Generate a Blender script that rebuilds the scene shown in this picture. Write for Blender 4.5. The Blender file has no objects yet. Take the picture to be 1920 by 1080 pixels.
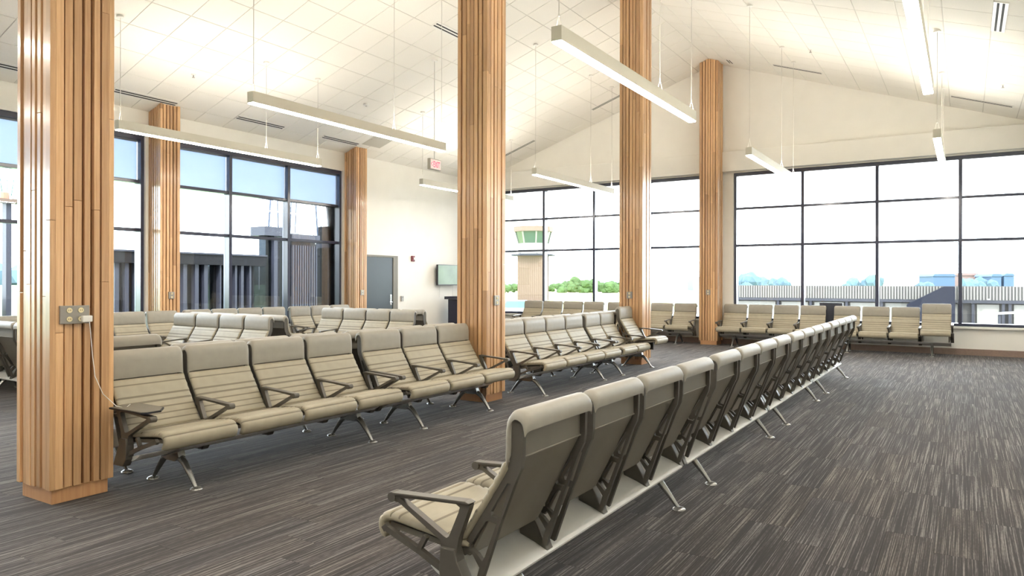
import bpy, bmesh, math, random
from mathutils import Vector, Matrix

random.seed(7)
S = bpy.context.scene
COL = S.collection
PI = math.pi

# ------------------------------------------------------------------ camera, sky, sun, exposure
cam_d = bpy.data.cameras.new('camera')
cam = bpy.data.objects.new('camera', cam_d)
COL.objects.link(cam)
S.camera = cam
cam_d.sensor_fit = 'HORIZONTAL'
cam_d.sensor_width = 36.0
cam_d.lens = 36.0 * 1350.0 / 1920.0
cam_d.shift_y = -10.0 / 1920.0
cam_d.clip_start, cam_d.clip_end = 0.05, 3000
YAW, ROLL = 0.5618, 0.0022
fw = Vector((-math.sin(YAW), math.cos(YAW), 0))
r0 = Vector((math.cos(YAW), math.sin(YAW), 0))
u0 = Vector((0, 0, 1))
rr = r0 * math.cos(ROLL) + u0 * math.sin(ROLL)
uu = -r0 * math.sin(ROLL) + u0 * math.cos(ROLL)
mw = Matrix((rr, uu, -fw)).transposed().to_4x4()
mw.translation = Vector((0, 0, 1.5))
cam.matrix_world = mw

world = bpy.data.worlds.new('sky')
S.world = world
world.use_nodes = True
bgn = world.node_tree.nodes['Background']
bgn.inputs['Color'].default_value = (0.86, 0.93, 1.0, 1)
bgn.inputs['Strength'].default_value = 4.3

sun_d = bpy.data.lights.new('sun', 'SUN')
sun_d.energy = 3.0
sun_d.color = (1.0, 0.95, 0.86)
sun_d.angle = 0.009
sun = bpy.data.objects.new('sun', sun_d)
COL.objects.link(sun)
sun.rotation_euler = Vector((-0.42, 0.60, -0.70)).to_track_quat('-Z', 'Y').to_euler()

PENDANT_DOWN, PENDANT_UP = 19.0, 17.0

S.view_settings.view_transform = 'Standard'
S.view_settings.look = 'None'
S.view_settings.exposure = 1.68
S.view_settings.gamma = 1.0
S.view_settings.use_curve_mapping = False
S.cycles.max_bounces = 10
S.cycles.diffuse_bounces = 6
S.cycles.transparent_max_bounces = 16
S.cycles.sample_clamp_indirect = 8.0
S.cycles.caustics_reflective = False
S.cycles.caustics_refractive = False
S.cycles.use_denoising = True

# ------------------------------------------------------------------ materials
MATS = {}


def nodes_of(name):
    m = bpy.data.materials.new(name)
    m.use_nodes = True
    nt = m.node_tree
    return m, nt, nt.nodes, nt.links, nt.nodes['Principled BSDF']


def mat(name, color, rough=0.5, metal=0.0, var=0.0, scale=30.0, bump=0.0, bscale=200.0,
        emit=None, coat=0.0, spec=None, sheen=0.0, stretch=(1, 1, 1)):
    """plain painted / moulded surface with a faint procedural mottling and optional fine relief"""
    m, nt, N, L, b = nodes_of(name)
    b.inputs['Roughness'].default_value = rough
    b.inputs['Metallic'].default_value = metal
    if spec is not None:
        b.inputs['Specular IOR Level'].default_value = spec
    if coat:
        b.inputs['Coat Weight'].default_value = coat
        b.inputs['Coat Roughness'].default_value = 0.15
    if sheen:
        b.inputs['Sheen Weight'].default_value = sheen
    tc = N.new('ShaderNodeTexCoord')
    mp = N.new('ShaderNodeMapping')
    mp.inputs['Scale'].default_value = stretch
    L.new(tc.outputs['Object'], mp.inputs['Vector'])
    nz = N.new('ShaderNodeTexNoise')
    nz.inputs['Scale'].default_value = scale
    nz.inputs['Detail'].default_value = 3
    L.new(mp.outputs['Vector'], nz.inputs['Vector'])
    rp = N.new('ShaderNodeValToRGB')
    c = color
    rp.color_ramp.elements[0].position = 0.3
    rp.color_ramp.elements[1].position = 0.7
    rp.color_ramp.elements[0].color = (c[0] * (1 - var), c[1] * (1 - var), c[2] * (1 - var), 1)
    rp.color_ramp.elements[1].color = (min(1, c[0] * (1 + var)), min(1, c[1] * (1 + var)), min(1, c[2] * (1 + var)), 1)
    L.new(nz.outputs['Fac'], rp.inputs['Fac'])
    L.new(rp.outputs['Color'], b.inputs['Base Color'])
    if bump:
        n2 = N.new('ShaderNodeTexNoise')
        n2.inputs['Scale'].default_value = bscale
        L.new(mp.outputs['Vector'], n2.inputs['Vector'])
        bp = N.new('ShaderNodeBump')
        bp.inputs['Strength'].default_value = bump
        bp.inputs['Distance'].default_value = 0.002
        L.new(n2.outputs['Fac'], bp.inputs['Height'])
        L.new(bp.outputs['Normal'], b.inputs['Normal'])
    if emit:
        b.inputs['Emission Color'].default_value = (*emit[0], 1)
        b.inputs['Emission Strength'].default_value = emit[1]
    MATS[name] = m
    return m


def mat_wood(name, dark, light, rough=0.32):
    m, nt, N, L, b = nodes_of(name)
    b.inputs['Roughness'].default_value = rough
    b.inputs['Coat Weight'].default_value = 0.6
    b.inputs['Coat Roughness'].default_value = 0.16
    tc = N.new('ShaderNodeTexCoord')
    oi = N.new('ShaderNodeObjectInfo')
    off = N.new('ShaderNodeVectorMath'); off.operation = 'ADD'
    mul = N.new('ShaderNodeMath'); mul.operation = 'MULTIPLY'; mul.inputs[1].default_value = 37.0
    L.new(oi.outputs['Random'], mul.inputs[0])
    L.new(tc.outputs['Object'], off.inputs[0])
    L.new(mul.outputs[0], off.inputs[1])
    mp = N.new('ShaderNodeMapping')
    mp.inputs['Scale'].default_value = (28, 28, 1.1)
    L.new(off.outputs[0], mp.inputs['Vector'])
    nz = N.new('ShaderNodeTexNoise')
    nz.inputs['Scale'].default_value = 2.2
    nz.inputs['Detail'].default_value = 6
    nz.inputs['Roughness'].default_value = 0.6
    L.new(mp.outputs['Vector'], nz.inputs['Vector'])
    rp = N.new('ShaderNodeValToRGB')
    rp.color_ramp.elements[0].position = 0.28
    rp.color_ramp.elements[1].position = 0.72
    rp.color_ramp.elements[0].color = (*dark, 1)
    rp.color_ramp.elements[1].color = (*light, 1)
    L.new(nz.outputs['Fac'], rp.inputs['Fac'])
    # each board its own tone
    rr_ = N.new('ShaderNodeValToRGB')
    rr_.color_ramp.elements[0].color = (0.72, 0.66, 0.60, 1)
    rr_.color_ramp.elements[1].color = (1.12, 1.10, 1.06, 1)
    L.new(oi.outputs['Random'], rr_.inputs['Fac'])
    mx = N.new('ShaderNodeMix'); mx.data_type = 'RGBA'; mx.blend_type = 'MULTIPLY'
    mx.inputs['Factor'].default_value = 1.0
    L.new(rp.outputs['Color'], mx.inputs['A'])
    L.new(rr_.outputs['Color'], mx.inputs['B'])
    L.new(mx.outputs['Result'], b.inputs['Base Color'])
    MATS[name] = m
    return m


def mat_glass(name, tint=(0.96, 0.98, 0.98), gloss=1.0):
    m = bpy.data.materials.new(name)
    m.use_nodes = True
    nt = m.node_tree
    nt.nodes.clear()
    N, L = nt.nodes, nt.links
    out = N.new('ShaderNodeOutputMaterial')
    tr = N.new('ShaderNodeBsdfTransparent'); tr.inputs['Color'].default_value = (*tint, 1)
    gl = N.new('ShaderNodeBsdfGlossy'); gl.inputs['Roughness'].default_value = 0.02
    fr = N.new('ShaderNodeFresnel'); fr.inputs['IOR'].default_value = 1.45
    nz = N.new('ShaderNodeTexNoise'); nz.inputs['Scale'].default_value = 0.8
    mm = N.new('ShaderNodeMath'); mm.operation = 'MULTIPLY'; mm.inputs[1].default_value = gloss
    L.new(fr.outputs[0], mm.inputs[0])
    mx = N.new('ShaderNodeMixShader')
    L.new(mm.outputs[0], mx.inputs[0])
    L.new(tr.outputs[0], mx.inputs[1])
    L.new(gl.outputs[0], mx.inputs[2])
    L.new(mx.outputs[0], out.inputs['Surface'])
    MATS[name] = m
    return m


def mat_shade(name, color):
    """thin woven roller-shade cloth: daylight glows through it"""
    m = bpy.data.materials.new(name)
    m.use_nodes = True
    nt = m.node_tree
    nt.nodes.clear()
    N, L = nt.nodes, nt.links
    out = N.new('ShaderNodeOutputMaterial')
    nz = N.new('ShaderNodeTexNoise'); nz.inputs['Scale'].default_value = 3.0
    rp = N.new('ShaderNodeValToRGB')
    rp.color_ramp.elements[0].color = tuple(c * .97 for c in color) + (1,)
    rp.color_ramp.elements[1].color = tuple(min(1, c * 1.03) for c in color) + (1,)
    L.new(nz.outputs['Fac'], rp.inputs['Fac'])
    df = N.new('ShaderNodeBsdfDiffuse'); tl = N.new('ShaderNodeBsdfTranslucent')
    L.new(rp.outputs['Color'], df.inputs['Color']); L.new(rp.outputs['Color'], tl.inputs['Color'])
    mx = N.new('ShaderNodeMixShader'); mx.inputs[0].default_value = 0.55
    L.new(df.outputs[0], mx.inputs[1]); L.new(tl.outputs[0], mx.inputs[2])
    L.new(mx.outputs[0], out.inputs['Surface'])
    MATS[name] = m
    return m


def mat_carpet(name):
    """loop-pile carpet plank: broken light yarn lines running along the plank, every plank with its own draw"""
    m, nt, N, L, b = nodes_of(name)
    b.inputs['Roughness'].default_value = 0.95
    b.inputs['Specular IOR Level'].default_value = 0.15
    b.inputs['Sheen Weight'].default_value = 0.12
    b.inputs['Sheen Roughness'].default_value = 0.5
    tc = N.new('ShaderNodeTexCoord')
    oi = N.new('ShaderNodeObjectInfo')
    ge = N.new('ShaderNodeNewGeometry')
    a1 = N.new('ShaderNodeMath'); a1.operation = 'MULTIPLY'; a1.inputs[1].default_value = 41.0
    a2 = N.new('ShaderNodeMath'); a2.operation = 'MULTIPLY'; a2.inputs[1].default_value = 53.0
    L.new(oi.outputs['Random'], a1.inputs[0])
    L.new(ge.outputs['Random Per Island'], a2.inputs[0])
    ad = N.new('ShaderNodeMath'); ad.operation = 'ADD'
    L.new(a1.outputs[0], ad.inputs[0]); L.new(a2.outputs[0], ad.inputs[1])
    off = N.new('ShaderNodeVectorMath'); off.operation = 'ADD'
    L.new(tc.outputs['Object'], off.inputs[0]); L.new(ad.outputs[0], off.inputs[1])

    def noise(sx, sy, detail=2.0, rough=0.5):
        mp = N.new('ShaderNodeMapping'); mp.inputs['Scale'].default_value = (sx, sy, 1)
        L.new(off.outputs[0], mp.inputs['Vector'])
        nz = N.new('ShaderNodeTexNoise'); nz.inputs['Scale'].default_value = 1.0
        nz.inputs['Detail'].default_value = detail
        nz.inputs['Roughness'].default_value = rough
        L.new(mp.outputs['Vector'], nz.inputs['Vector'])
        return nz.outputs['Fac']

    lines = noise(170, 1.3, 2.0)          # where a light yarn runs
    dens = noise(14, 0.5, 1.0)           # bands with many or few of them
    dash = noise(160, 22, 2.0)           # yarn dives under here and there
    s1 = N.new('ShaderNodeMath'); s1.operation = 'MULTIPLY_ADD'
    s1.inputs[1].default_value = 0.28
    L.new(dens, s1.inputs[0]); L.new(lines, s1.inputs[2])
    s2 = N.new('ShaderNodeMath'); s2.operation = 'MULTIPLY_ADD'; s2.inputs[1].default_value = 0.22
    L.new(dash, s2.inputs[0]); L.new(s1.outputs[0], s2.inputs[2])
    rp = N.new('ShaderNodeValToRGB')
    e = rp.color_ramp.elements
    e[0].position = 0.66; e[0].color = (0.030, 0.025, 0.0238, 1)
    e[1].position = 0.98; e[1].color = (0.24, 0.225, 0.208, 1)
    k = e.new(0.765); k.color = (0.046, 0.039, 0.0368, 1)
    k = e.new(0.845); k.color = (0.118, 0.106, 0.098, 1)
    dv = N.new('ShaderNodeMath'); dv.operation = 'MULTIPLY'; dv.inputs[1].default_value = 1.0
    L.new(s2.outputs[0], dv.inputs[0])
    L.new(dv.outputs[0], rp.inputs['Fac'])
    # slow shift between grey and brown planks
    hue = N.new('ShaderNodeValToRGB')
    hue.color_ramp.elements[0].color = (0.94, 0.95, 1.0, 1)
    hue.color_ramp.elements[1].color = (1.04, 1.0, 0.96, 1)
    fr = N.new('ShaderNodeMath'); fr.operation = 'FRACT'
    L.new(ad.outputs[0], fr.inputs[0]); L.new(fr.outputs[0], hue.inputs['Fac'])
    mx = N.new('ShaderNodeMix'); mx.data_type = 'RGBA'; mx.blend_type = 'MULTIPLY'
    mx.inputs['Factor'].default_value = 1.0
    L.new(rp.outputs['Color'], mx.inputs['A']); L.new(hue.outputs['Color'], mx.inputs['B'])
    L.new(mx.outputs['Result'], b.inputs['Base Color'])
    bp = N.new('ShaderNodeBump'); bp.inputs['Strength'].default_value = 0.5; bp.inputs['Distance'].default_value = 0.003
    L.new(s2.outputs[0], bp.inputs['Height']); L.new(bp.outputs['Normal'], b.inputs['Normal'])
    MATS[name] = m
    return m


mat('wall_paint', (0.87, 0.855, 0.80), 0.75, var=0.015, scale=3, bump=0.05, bscale=300)
mat('tile_white', (0.84, 0.82, 0.76), 0.9, var=0.02, scale=60, bump=0.15, bscale=900)
mat('grid_grey', (0.60, 0.58, 0.53), 0.7)
mat('sill_white', (0.82, 0.81, 0.77), 0.5)
mat('base_brown', (0.27, 0.19, 0.15), 0.6, var=0.08)
mat('frame_dark', (0.034, 0.040, 0.075), 0.28, coat=0.8)
mat_shade('shade_blue', (0.70, 0.79, 0.97))
mat('vinyl_seam', (0.20, 0.172, 0.125), 0.7)
mat('vinyl_head', (0.325, 0.303, 0.255), 0.45, var=0.04, scale=14, bump=0.12, bscale=700)
mat('vinyl', (0.362, 0.322, 0.236), 0.5, var=0.05, scale=14, bump=0.12, bscale=700)
mat('vinyl_shell', (0.20, 0.18, 0.145), 0.5, var=0.04, scale=8, bump=0.1, bscale=500)
mat('cast_metal', (0.125, 0.114, 0.097), 0.36, metal=0.35, var=0.03)
mat('leg_metal', (0.36, 0.355, 0.34), 0.25, metal=0.75, var=0.03)
mat('beam_silver', (0.88, 0.875, 0.85), 0.35, metal=0.15, var=0.03, scale=6)
mat('black_plastic', (0.012, 0.012, 0.015), 0.45)
mat('chrome', (0.75, 0.75, 0.77), 0.15, metal=1.0)
mat('pendant_metal', (0.72, 0.69, 0.60), 0.5)
mat('pendant_glow', (0.9, 0.9, 0.9), 0.5, emit=((1.0, 0.93, 0.84), PENDANT_DOWN))
mat('pendant_up_glow', (0.9, 0.9, 0.9), 0.5, emit=((1.0, 0.92, 0.82), PENDANT_UP))
mat('cable', (0.62, 0.60, 0.55), 0.4)
mat('door_slate', (0.060, 0.078, 0.092), 0.35, var=0.04, scale=2)
mat('door_frame', (0.20, 0.185, 0.15), 0.5)
mat('white_plastic', (0.80, 0.79, 0.74), 0.4)
mat('cream_plastic', (0.78, 0.68, 0.42), 0.4)
mat('plate_grey', (0.33, 0.31, 0.28), 0.35, metal=0.5)
mat('slot_dark', (0.03, 0.03, 0.03), 0.8)
mat('exit_case', (0.42, 0.40, 0.35), 0.5)
mat('exit_face', (0.72, 0.62, 0.58), 0.5, emit=((1.0, 0.75, 0.70), 0.15))
mat('exit_red', (0.75, 0.03, 0.05), 0.5, emit=((1.0, 0.05, 0.09), 0.8))
mat('panel_grey', (0.52, 0.50, 0.43), 0.8)
mat('screen', (0.16, 0.24, 0.15), 0.25, var=0.2, scale=1.5)
mat('navy_black', (0.010, 0.012, 0.035), 0.4)
mat('lectern_panel', (0.16, 0.13, 0.19), 0.4)
mat('alarm_red', (0.16, 0.012, 0.02), 0.4)
mat('dark_box', (0.05, 0.055, 0.075), 0.6)
mat_wood('wood', (0.56, 0.325, 0.16), (0.74, 0.49, 0.27))
mat_wood('wood_core', (0.20, 0.075, 0.022), (0.28, 0.115, 0.036), 0.6)
mat_wood('wood_plinth', (0.52, 0.27, 0.13), (0.62, 0.36, 0.18))
mat_glass('glass')
mat_carpet('carpet')
mat('carpet_back', (0.03, 0.028, 0.028), 0.9)
# outdoors
mat('concrete', (0.5, 0.49, 0.46), 0.9, var=0.06, scale=0.2)
mat('grass', (0.36, 0.40, 0.15), 0.95, var=0.12, scale=0.06)
mat('lawn', (0.10, 0.17, 0.075), 0.95, var=0.2, scale=0.4)
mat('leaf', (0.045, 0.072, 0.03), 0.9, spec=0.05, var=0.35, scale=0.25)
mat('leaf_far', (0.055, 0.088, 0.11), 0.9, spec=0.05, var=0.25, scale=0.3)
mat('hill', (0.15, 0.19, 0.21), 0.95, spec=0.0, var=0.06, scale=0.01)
mat('rib_metal', (0.048, 0.046, 0.044), 0.6, spec=0.15)
mat('gutter_dark', (0.02, 0.021, 0.027), 0.6, spec=0.15)
mat('door_white', (0.13, 0.127, 0.115), 0.6, spec=0.2)
mat('wedge_dark', (0.0065, 0.0075, 0.0125), 0.7, spec=0.08)
mat('tower_clad', (0.095, 0.066, 0.052), 0.7, spec=0.2, var=0.05)
mat('tower_white', (0.125, 0.122, 0.115), 0.6, spec=0.2)
mat('tower_dark', (0.018, 0.0195, 0.029), 0.6, spec=0.1)
mat('tower_glass', (0.012, 0.035, 0.029), 0.15)
mat('teal_glass', (0.05, 0.11, 0.105), 0.15)
mat('clad_dark', (0.0055, 0.0055, 0.0076), 0.5, spec=0.15)
mat('clad_blue', (0.026, 0.028, 0.042), 0.45, spec=0.3)
mat_glass('fin_glass', (0.13, 0.15, 0.17), 0.5)
mat('mast_white', (0.22, 0.24, 0.26), 0.5)
mat('lattice_blue', (0.03, 0.045, 0.08), 0.5)
mat('lamp_red', (0.30, 0.10, 0.06), 0.5)
mat('far_blue', (0.032, 0.058, 0.11), 0.6, spec=0.2)
mat('far_red', (0.12, 0.085, 0.082), 0.7, spec=0.1)


# ------------------------------------------------------------------ helpers
def link(o, parent=None):
    COL.objects.link(o)
    if parent is not None:
        o.parent = parent
    return o


def obj(name, me, parent=None, loc=(0, 0, 0), rot=(0, 0, 0), scale=(1, 1, 1)):
    o = bpy.data.objects.new(name, me)
    o.location, o.rotation_euler, o.scale = loc, rot, scale
    return link(o, parent)


def tag(o, label=None, cat=None, group=None, kind=None):
    if label: o['label'] = label
    if cat: o['category'] = cat
    if group: o['group'] = group
    if kind: o['kind'] = kind
    return o


def thing(name, label, cat, loc=(0, 0, 0), rot=(0, 0, 0), group=None):
    o = bpy.data.objects.new(name, None)
    o.empty_display_size = 0.1
    o.location, o.rotation_euler = loc, rot
    link(o)
    return tag(o, label, cat, group)


class MB:
    """collects plain shapes into one mesh"""

    def __init__(self):
        self.v, self.f, self.mi, self.mats = [], [], [], []

    def slot(self, m):
        if m not in self.mats:
            self.mats.append(m)
        return self.mats.index(m)

    def add(self, vs, fs, m=None):
        k = len(self.v)
        self.v += [tuple(p) for p in vs]
        for f in fs:
            self.f.append([i + k for i in f])
            self.mi.append(self.slot(m) if m else 0)

    def box(self, x0, x1, y0, y1, z0, z1, m=None, M=None):
        vs = [Vector(p) for p in ((x0, y0, z0), (x1, y0, z0), (x1, y1, z0), (x0, y1, z0),
                                  (x0, y0, z1), (x1, y0, z1), (x1, y1, z1), (x0, y1, z1))]
        if M is not None:
            vs = [M @ p for p in vs]
        self.add(vs, [(0, 3, 2, 1), (4, 5, 6, 7), (0, 1, 5, 4), (1, 2, 6, 5), (2, 3, 7, 6), (3, 0, 4, 7)], m)

    def prism(self, poly, axis, a, b, m=None, M=None):
        """poly: 2D outline; extruded along axis from a to b ('y': poly is (x,z); 'z': (x,y); 'x': (y,z))"""
        def P(p, t):
            return {'y': (p[0], t, p[1]), 'z': (p[0], p[1], t), 'x': (t, p[0], p[1])}[axis]
        n = len(poly)
        vs = [Vector(P(p, a)) for p in poly] + [Vector(P(p, b)) for p in poly]
        if M is not None:
            vs = [M @ p for p in vs]
        fs = [tuple(range(n)), tuple(range(2 * n - 1, n - 1, -1))]
        fs += [(i, (i + 1) % n + 0, (i + 1) % n + n, i + n) for i in range(n)]
        self.add(vs, fs, m)

    def tube(self, pts, rad, n=8, m=None, sx=1.0):
        pts = [Vector(p) for p in pts]
        rads = rad if isinstance(rad, (list, tuple)) else [rad] * len(pts)
        vs, fs = [], []
        for i, p in enumerate(pts):
            d = (pts[min(i + 1, len(pts) - 1)] - pts[max(i - 1, 0)]).normalized()
            ref = Vector((0, 1, 0)) if abs(d.y) < 0.9 else Vector((1, 0, 0))
            a = d.cross(ref).normalized()
            b = d.cross(a).normalized()
            for k in range(n):
                t = 2 * PI * k / n
                vs.append(p + a * math.cos(t) * rads[i] + b * math.sin(t) * rads[i] * sx)
        for i in range(len(pts) - 1):
            for k in range(n):
                fs.append((i * n + k, i * n + (k + 1) % n, (i + 1) * n + (k + 1) % n, (i + 1) * n + k))
        fs.append(tuple(range(n - 1, -1, -1)))
        fs.append(tuple(range((len(pts) - 1) * n, len(pts) * n)))
        self.add(vs, fs, m)

    def cyl(self, c, r, h, n=16, m=None, axis='z', r2=None):
        c = Vector(c)
        ax = {'x': Vector((1, 0, 0)), 'y': Vector((0, 1, 0)), 'z': Vector((0, 0, 1))}[axis]
        self.tube([c, c + ax * h], [r, r if r2 is None else r2], n, m)

    def mesh(self, name, default='white_plastic', smooth=False, bevel=0.0, seg=2, auto=35):
        me = bpy.data.meshes.new(name)
        me.from_pydata(self.v, [], self.f)
        for mn in (self.mats or [default]):
            me.materials.append(MATS[mn])
        if self.mats:
            me.polygons.foreach_set('material_index', self.mi)
        bm = bmesh.new()
        bm.from_mesh(me)
        bmesh.ops.recalc_face_normals(bm, faces=bm.faces)
        if bevel:
            es = [e for e in bm.edges if e.is_manifold and e.calc_face_angle(0) > math.radians(40)]
            bmesh.ops.bevel(bm, geom=es, offset=bevel, segments=seg, profile=0.6, affect='EDGES', clamp_overlap=True)
        if smooth:
            lim = math.radians(auto)
            for f in bm.faces:
                f.smooth = True
            for e in bm.edges:
                if e.is_manifold and e.calc_face_angle(0) > lim:
                    e.smooth = False
        bm.to_mesh(me)
        bm.free()
        return me


def boxmesh(name, dx, dy, dz, m, bevel=0.0):
    b = MB()
    b.box(-dx / 2, dx / 2, -dy / 2, dy / 2, -dz / 2, dz / 2, m)
    return b.mesh(name, m, bevel=bevel, seg=1)


# ------------------------------------------------------------------ room
XL, XRT, YB, YG = -12.4, 1.85, -6.0, 17.9        # left wall, right wall, back wall, gable wall
XRIDGE, ZRIDGE, PITCH = -5.3, 6.97, 0.341
SILL, HEADL, HEADG = 0.60, 4.12, 4.21


def zc(x):
    return ZRIDGE - PITCH * abs(x - XRIDGE)


def seen(p, margin=60):
    """is this place inside the photograph's field of view"""
    d = Vector(p) - Vector((0, 0, 1.5))
    w = d.dot(fw)
    if w < 0.3: return None
    x = 960 + 1350 * d.dot(rr) / w
    y = 530 - 1350 * d.dot(uu) / w
    if -margin < x < 1920 + margin and -margin < y < 1080 + margin:
        return w
    return None


# --- floor of carpet planks
fb = MB()
fb.box(XL - 0.3, XRT + 0.3, YB - 0.3, YG + 0.4, -0.30, -0.008, 'carpet_back')
floor = tag(obj('floor', fb.mesh('floor', 'carpet_back')), 'dark carpet floor of striped planks under the seating', 'floor', kind='structure')
PW, PL = 0.25, 1.0
plank_me = MB()
plank_me.box(-PW / 2 + .0006, PW / 2 - .0006, -PL / 2 + .0006, PL / 2 - .0006, -0.008, 0, 'carpet')
plank_me = plank_me.mesh('carpet_plank', 'carpet')
cells = []
ix = 0
x = XL
while x < XRT:
    y = YB - (ix % 4) * 0.25 - 0.1
    while y < YG:
        cells.append((min(x + PW / 2, XRT), y + PL / 2))
        y += PL
    x += PW
    ix += 1
vis = [(seen((cx, cy, 0)), cx, cy) for cx, cy in cells]
vis_in = sorted([v for v in vis if v[0]], key=lambda v: v[0])
near_set = set((v[1], v[2]) for v in vis_in[:300])
rest = MB()
for cx, cy in cells:
    if (cx, cy) in near_set:
        obj('carpet_plank', plank_me, floor, (cx, cy, 0))
    else:
        y0, y1 = max(cy - PL / 2, YB), min(cy + PL / 2, YG)
        if y1 > y0:
            rest.box(cx - PW / 2 + .0006, cx + PW / 2 - .0006, y0 + .0006, y1 - .0006, -0.008, 0, 'carpet')
tag(obj('carpet_field', rest.mesh('carpet_field', 'carpet'), floor), kind='stuff')

# --- ceiling: two slopes of lay-in tiles
TS, TSX = 0.6105, 0.5766
SL = math.atan(PITCH)


def slope_matrix(x, y, side, drop=0.0):
    """frame on the ceiling: local x runs down the slope to the right, z is the ceiling's upward normal"""
    a = SL if side < 0 else -SL
    ca, sa = math.cos(a), math.sin(a)
    M = Matrix(((ca, 0, -sa, 0), (0, 1, 0, 0), (sa, 0, ca, 0), (0, 0, 0, 1)))
    n = Vector((-sa, 0, ca))
    M.translation = Vector((x, y, zc(x))) - n * drop
    return M


TW = TSX / math.cos(SL)
tile_me = MB()
tile_me.box(-TW / 2 + .007, TW / 2 - .007, -TS / 2 + .007, TS / 2 - .007, 0, 0.014, 'tile_white')
tile_me = tile_me.mesh('ceiling_tile', 'tile_white')
for side in (-1, 1):
    xa, xb = (XL - 0.2, XRIDGE) if side < 0 else (XRIDGE, XRT + 0.2)
    cb = MB()
    cb.prism([(xa, zc(xa) + .008), (xb, zc(xb) + .008), (xb, zc(xb) + .25), (xa, zc(xa) + .25)], 'y', YB - 0.2, YG + 0.35, 'grid_grey')
    ceil = tag(obj('ceiling', cb.mesh('ceiling', 'grid_grey')),
               'left slope of the white tiled ceiling above the blue-shaded windows' if side < 0 else 'right slope of the white tiled ceiling beyond the ridge',
               'ceiling', kind='structure')
    tiles = []
    xlines = []
    if side < 0:
        k = 0
        while True:
            xr = -5.13 - TSX * (k + 1) + 0.0
            k += 1
            if xr < XL - 0.05: break
            xlines.append(xr)
        xlines = [XRIDGE] + [v for v in xlines if v < XRIDGE - .1] + [XL]
    else:
        xlines = [XRIDGE] + [v for v in [-4.889 + TSX * k for k in range(13)] if v < XRT] + [XRT]
    for i in range(len(xlines) - 1):
        x0, x1 = sorted((xlines[i], xlines[i + 1]))
        y = 5.90 - TS * 20
        while y < YG:
            ya, yb = max(y, YB), min(y + TS, YG)
            if yb - ya > 0.04 and x1 - x0 > 0.04:
                tiles.append((x0, x1, ya, yb))
            y += TS
    order = []
    for t in tiles:
        c = ((t[0] + t[1]) / 2, (t[2] + t[3]) / 2)
        w = seen((c[0], c[1], zc(c[0])))
        if w: order.append((w, t))
    order.sort(key=lambda v: v[0])
    own = set(t for _, t in order[:300])
    rest = MB()
    for t in tiles:
        x0, x1, ya, yb = t
        cx, cy = (x0 + x1) / 2, (ya + yb) / 2
        sx = ((x1 - x0) / math.cos(SL) - .014) / (TW - .014)
        sy = (yb - ya - .014) / (TS - .014)
        M = slope_matrix(cx, cy, side)
        if t in own:
            o = bpy.data.objects.new('ceiling_tile', tile_me)
            o.matrix_world = M @ Matrix.Diagonal((sx, sy, 1, 1))
            link(o, ceil)
        else:
            hx, hy = sx * (TW / 2 - .007), sy * (TS / 2 - .007)
            rest.box(-hx, hx, -hy, hy, 0, .02, 'tile_white', M)
    tag(obj('ceiling_tile_field', rest.mesh('ceiling_tile_field', 'tile_white'), ceil), kind='stuff')


def wall(name, label, b):
    return tag(obj(name, b.mesh(name, 'wall_paint')), label, 'wall', kind='structure')


# --- left wall with its window openings
WL = [(-2.0, 2.35), (2.95, 7.40), (7.90, 12.22)]
b = MB()
edges = [YB]
for a, c in WL: edges += [a, c]
edges.append(YG + 0.3)
for i in range(0, len(edges), 2):
    b.box(XL - 0.28, XL, edges[i], edges[i + 1], 0, zc(XL) + .05)
for a, c in WL:
    b.box(XL - 0.28, XL, a, c, 0, SILL)
    b.box(XL - 0.28, XL, a, c, HEADL, zc(XL) + .05)
wall_left = wall('wall_left', 'long left wall with tall windows and the grey door', b)
# --- gable wall
GW = [(-11.85, -5.62), (-4.83, 1.46)]
b = MB()
xs = [XL - 0.28, GW[0][0], GW[0][1], GW[1][0], GW[1][1], XRT + 0.2]
for i in (0, 2, 4):
    b.box(xs[i], xs[i + 1], YG, YG + 0.3, 0, HEADG)
for a, c in GW:
    b.box(a, c, YG, YG + 0.3, 0, SILL)
b.prism([(xs[0], HEADG), (xs[-1], HEADG), (xs[-1], zc(xs[-1]) + .05), (XRIDGE, ZRIDGE + .05), (xs[0], zc(xs[0]) + .05)], 'y', YG, YG + .3)
wall_far = wall('wall_far', 'far gable wall rising to the ridge above the big windows', b)
b = MB()
b.box(XRT, XRT + .2, YB - .2, YG + .3, 0, zc(XRT) + .05)
wall('wall_right', 'plain right wall beside the camera', b)
b = MB()
b.box(XL - .28, XRT + .2, YB - .2, YB, 0, 4.4)
b.prism([(XL - .28, 4.4), (XRT + .2, 4.4), (XRT + .2, zc(XRT + .2) + .05), (XRIDGE, ZRIDGE + .05), (XL - .28, zc(XL - .28) + .05)], 'y', YB - .2, YB)
wall('wall_back', 'plain back wall behind the camera', b)

# bulkhead band over the gable windows
for i, (a, c, lab) in enumerate(((XL, -5.52, 'cream bulkhead band over the gable windows left of the end column'),
                                 (-5.06, XRT, 'cream bulkhead band over the gable windows right of the end column'))):
    b = MB()
    b.box(a, c, YG - .17, YG, 4.235, 4.72)
    tag(obj('trim_%d' % (i + 1), b.mesh('bulkhead', 'wall_paint', bevel=.006)), lab, 'bulkhead', kind='structure')
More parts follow.
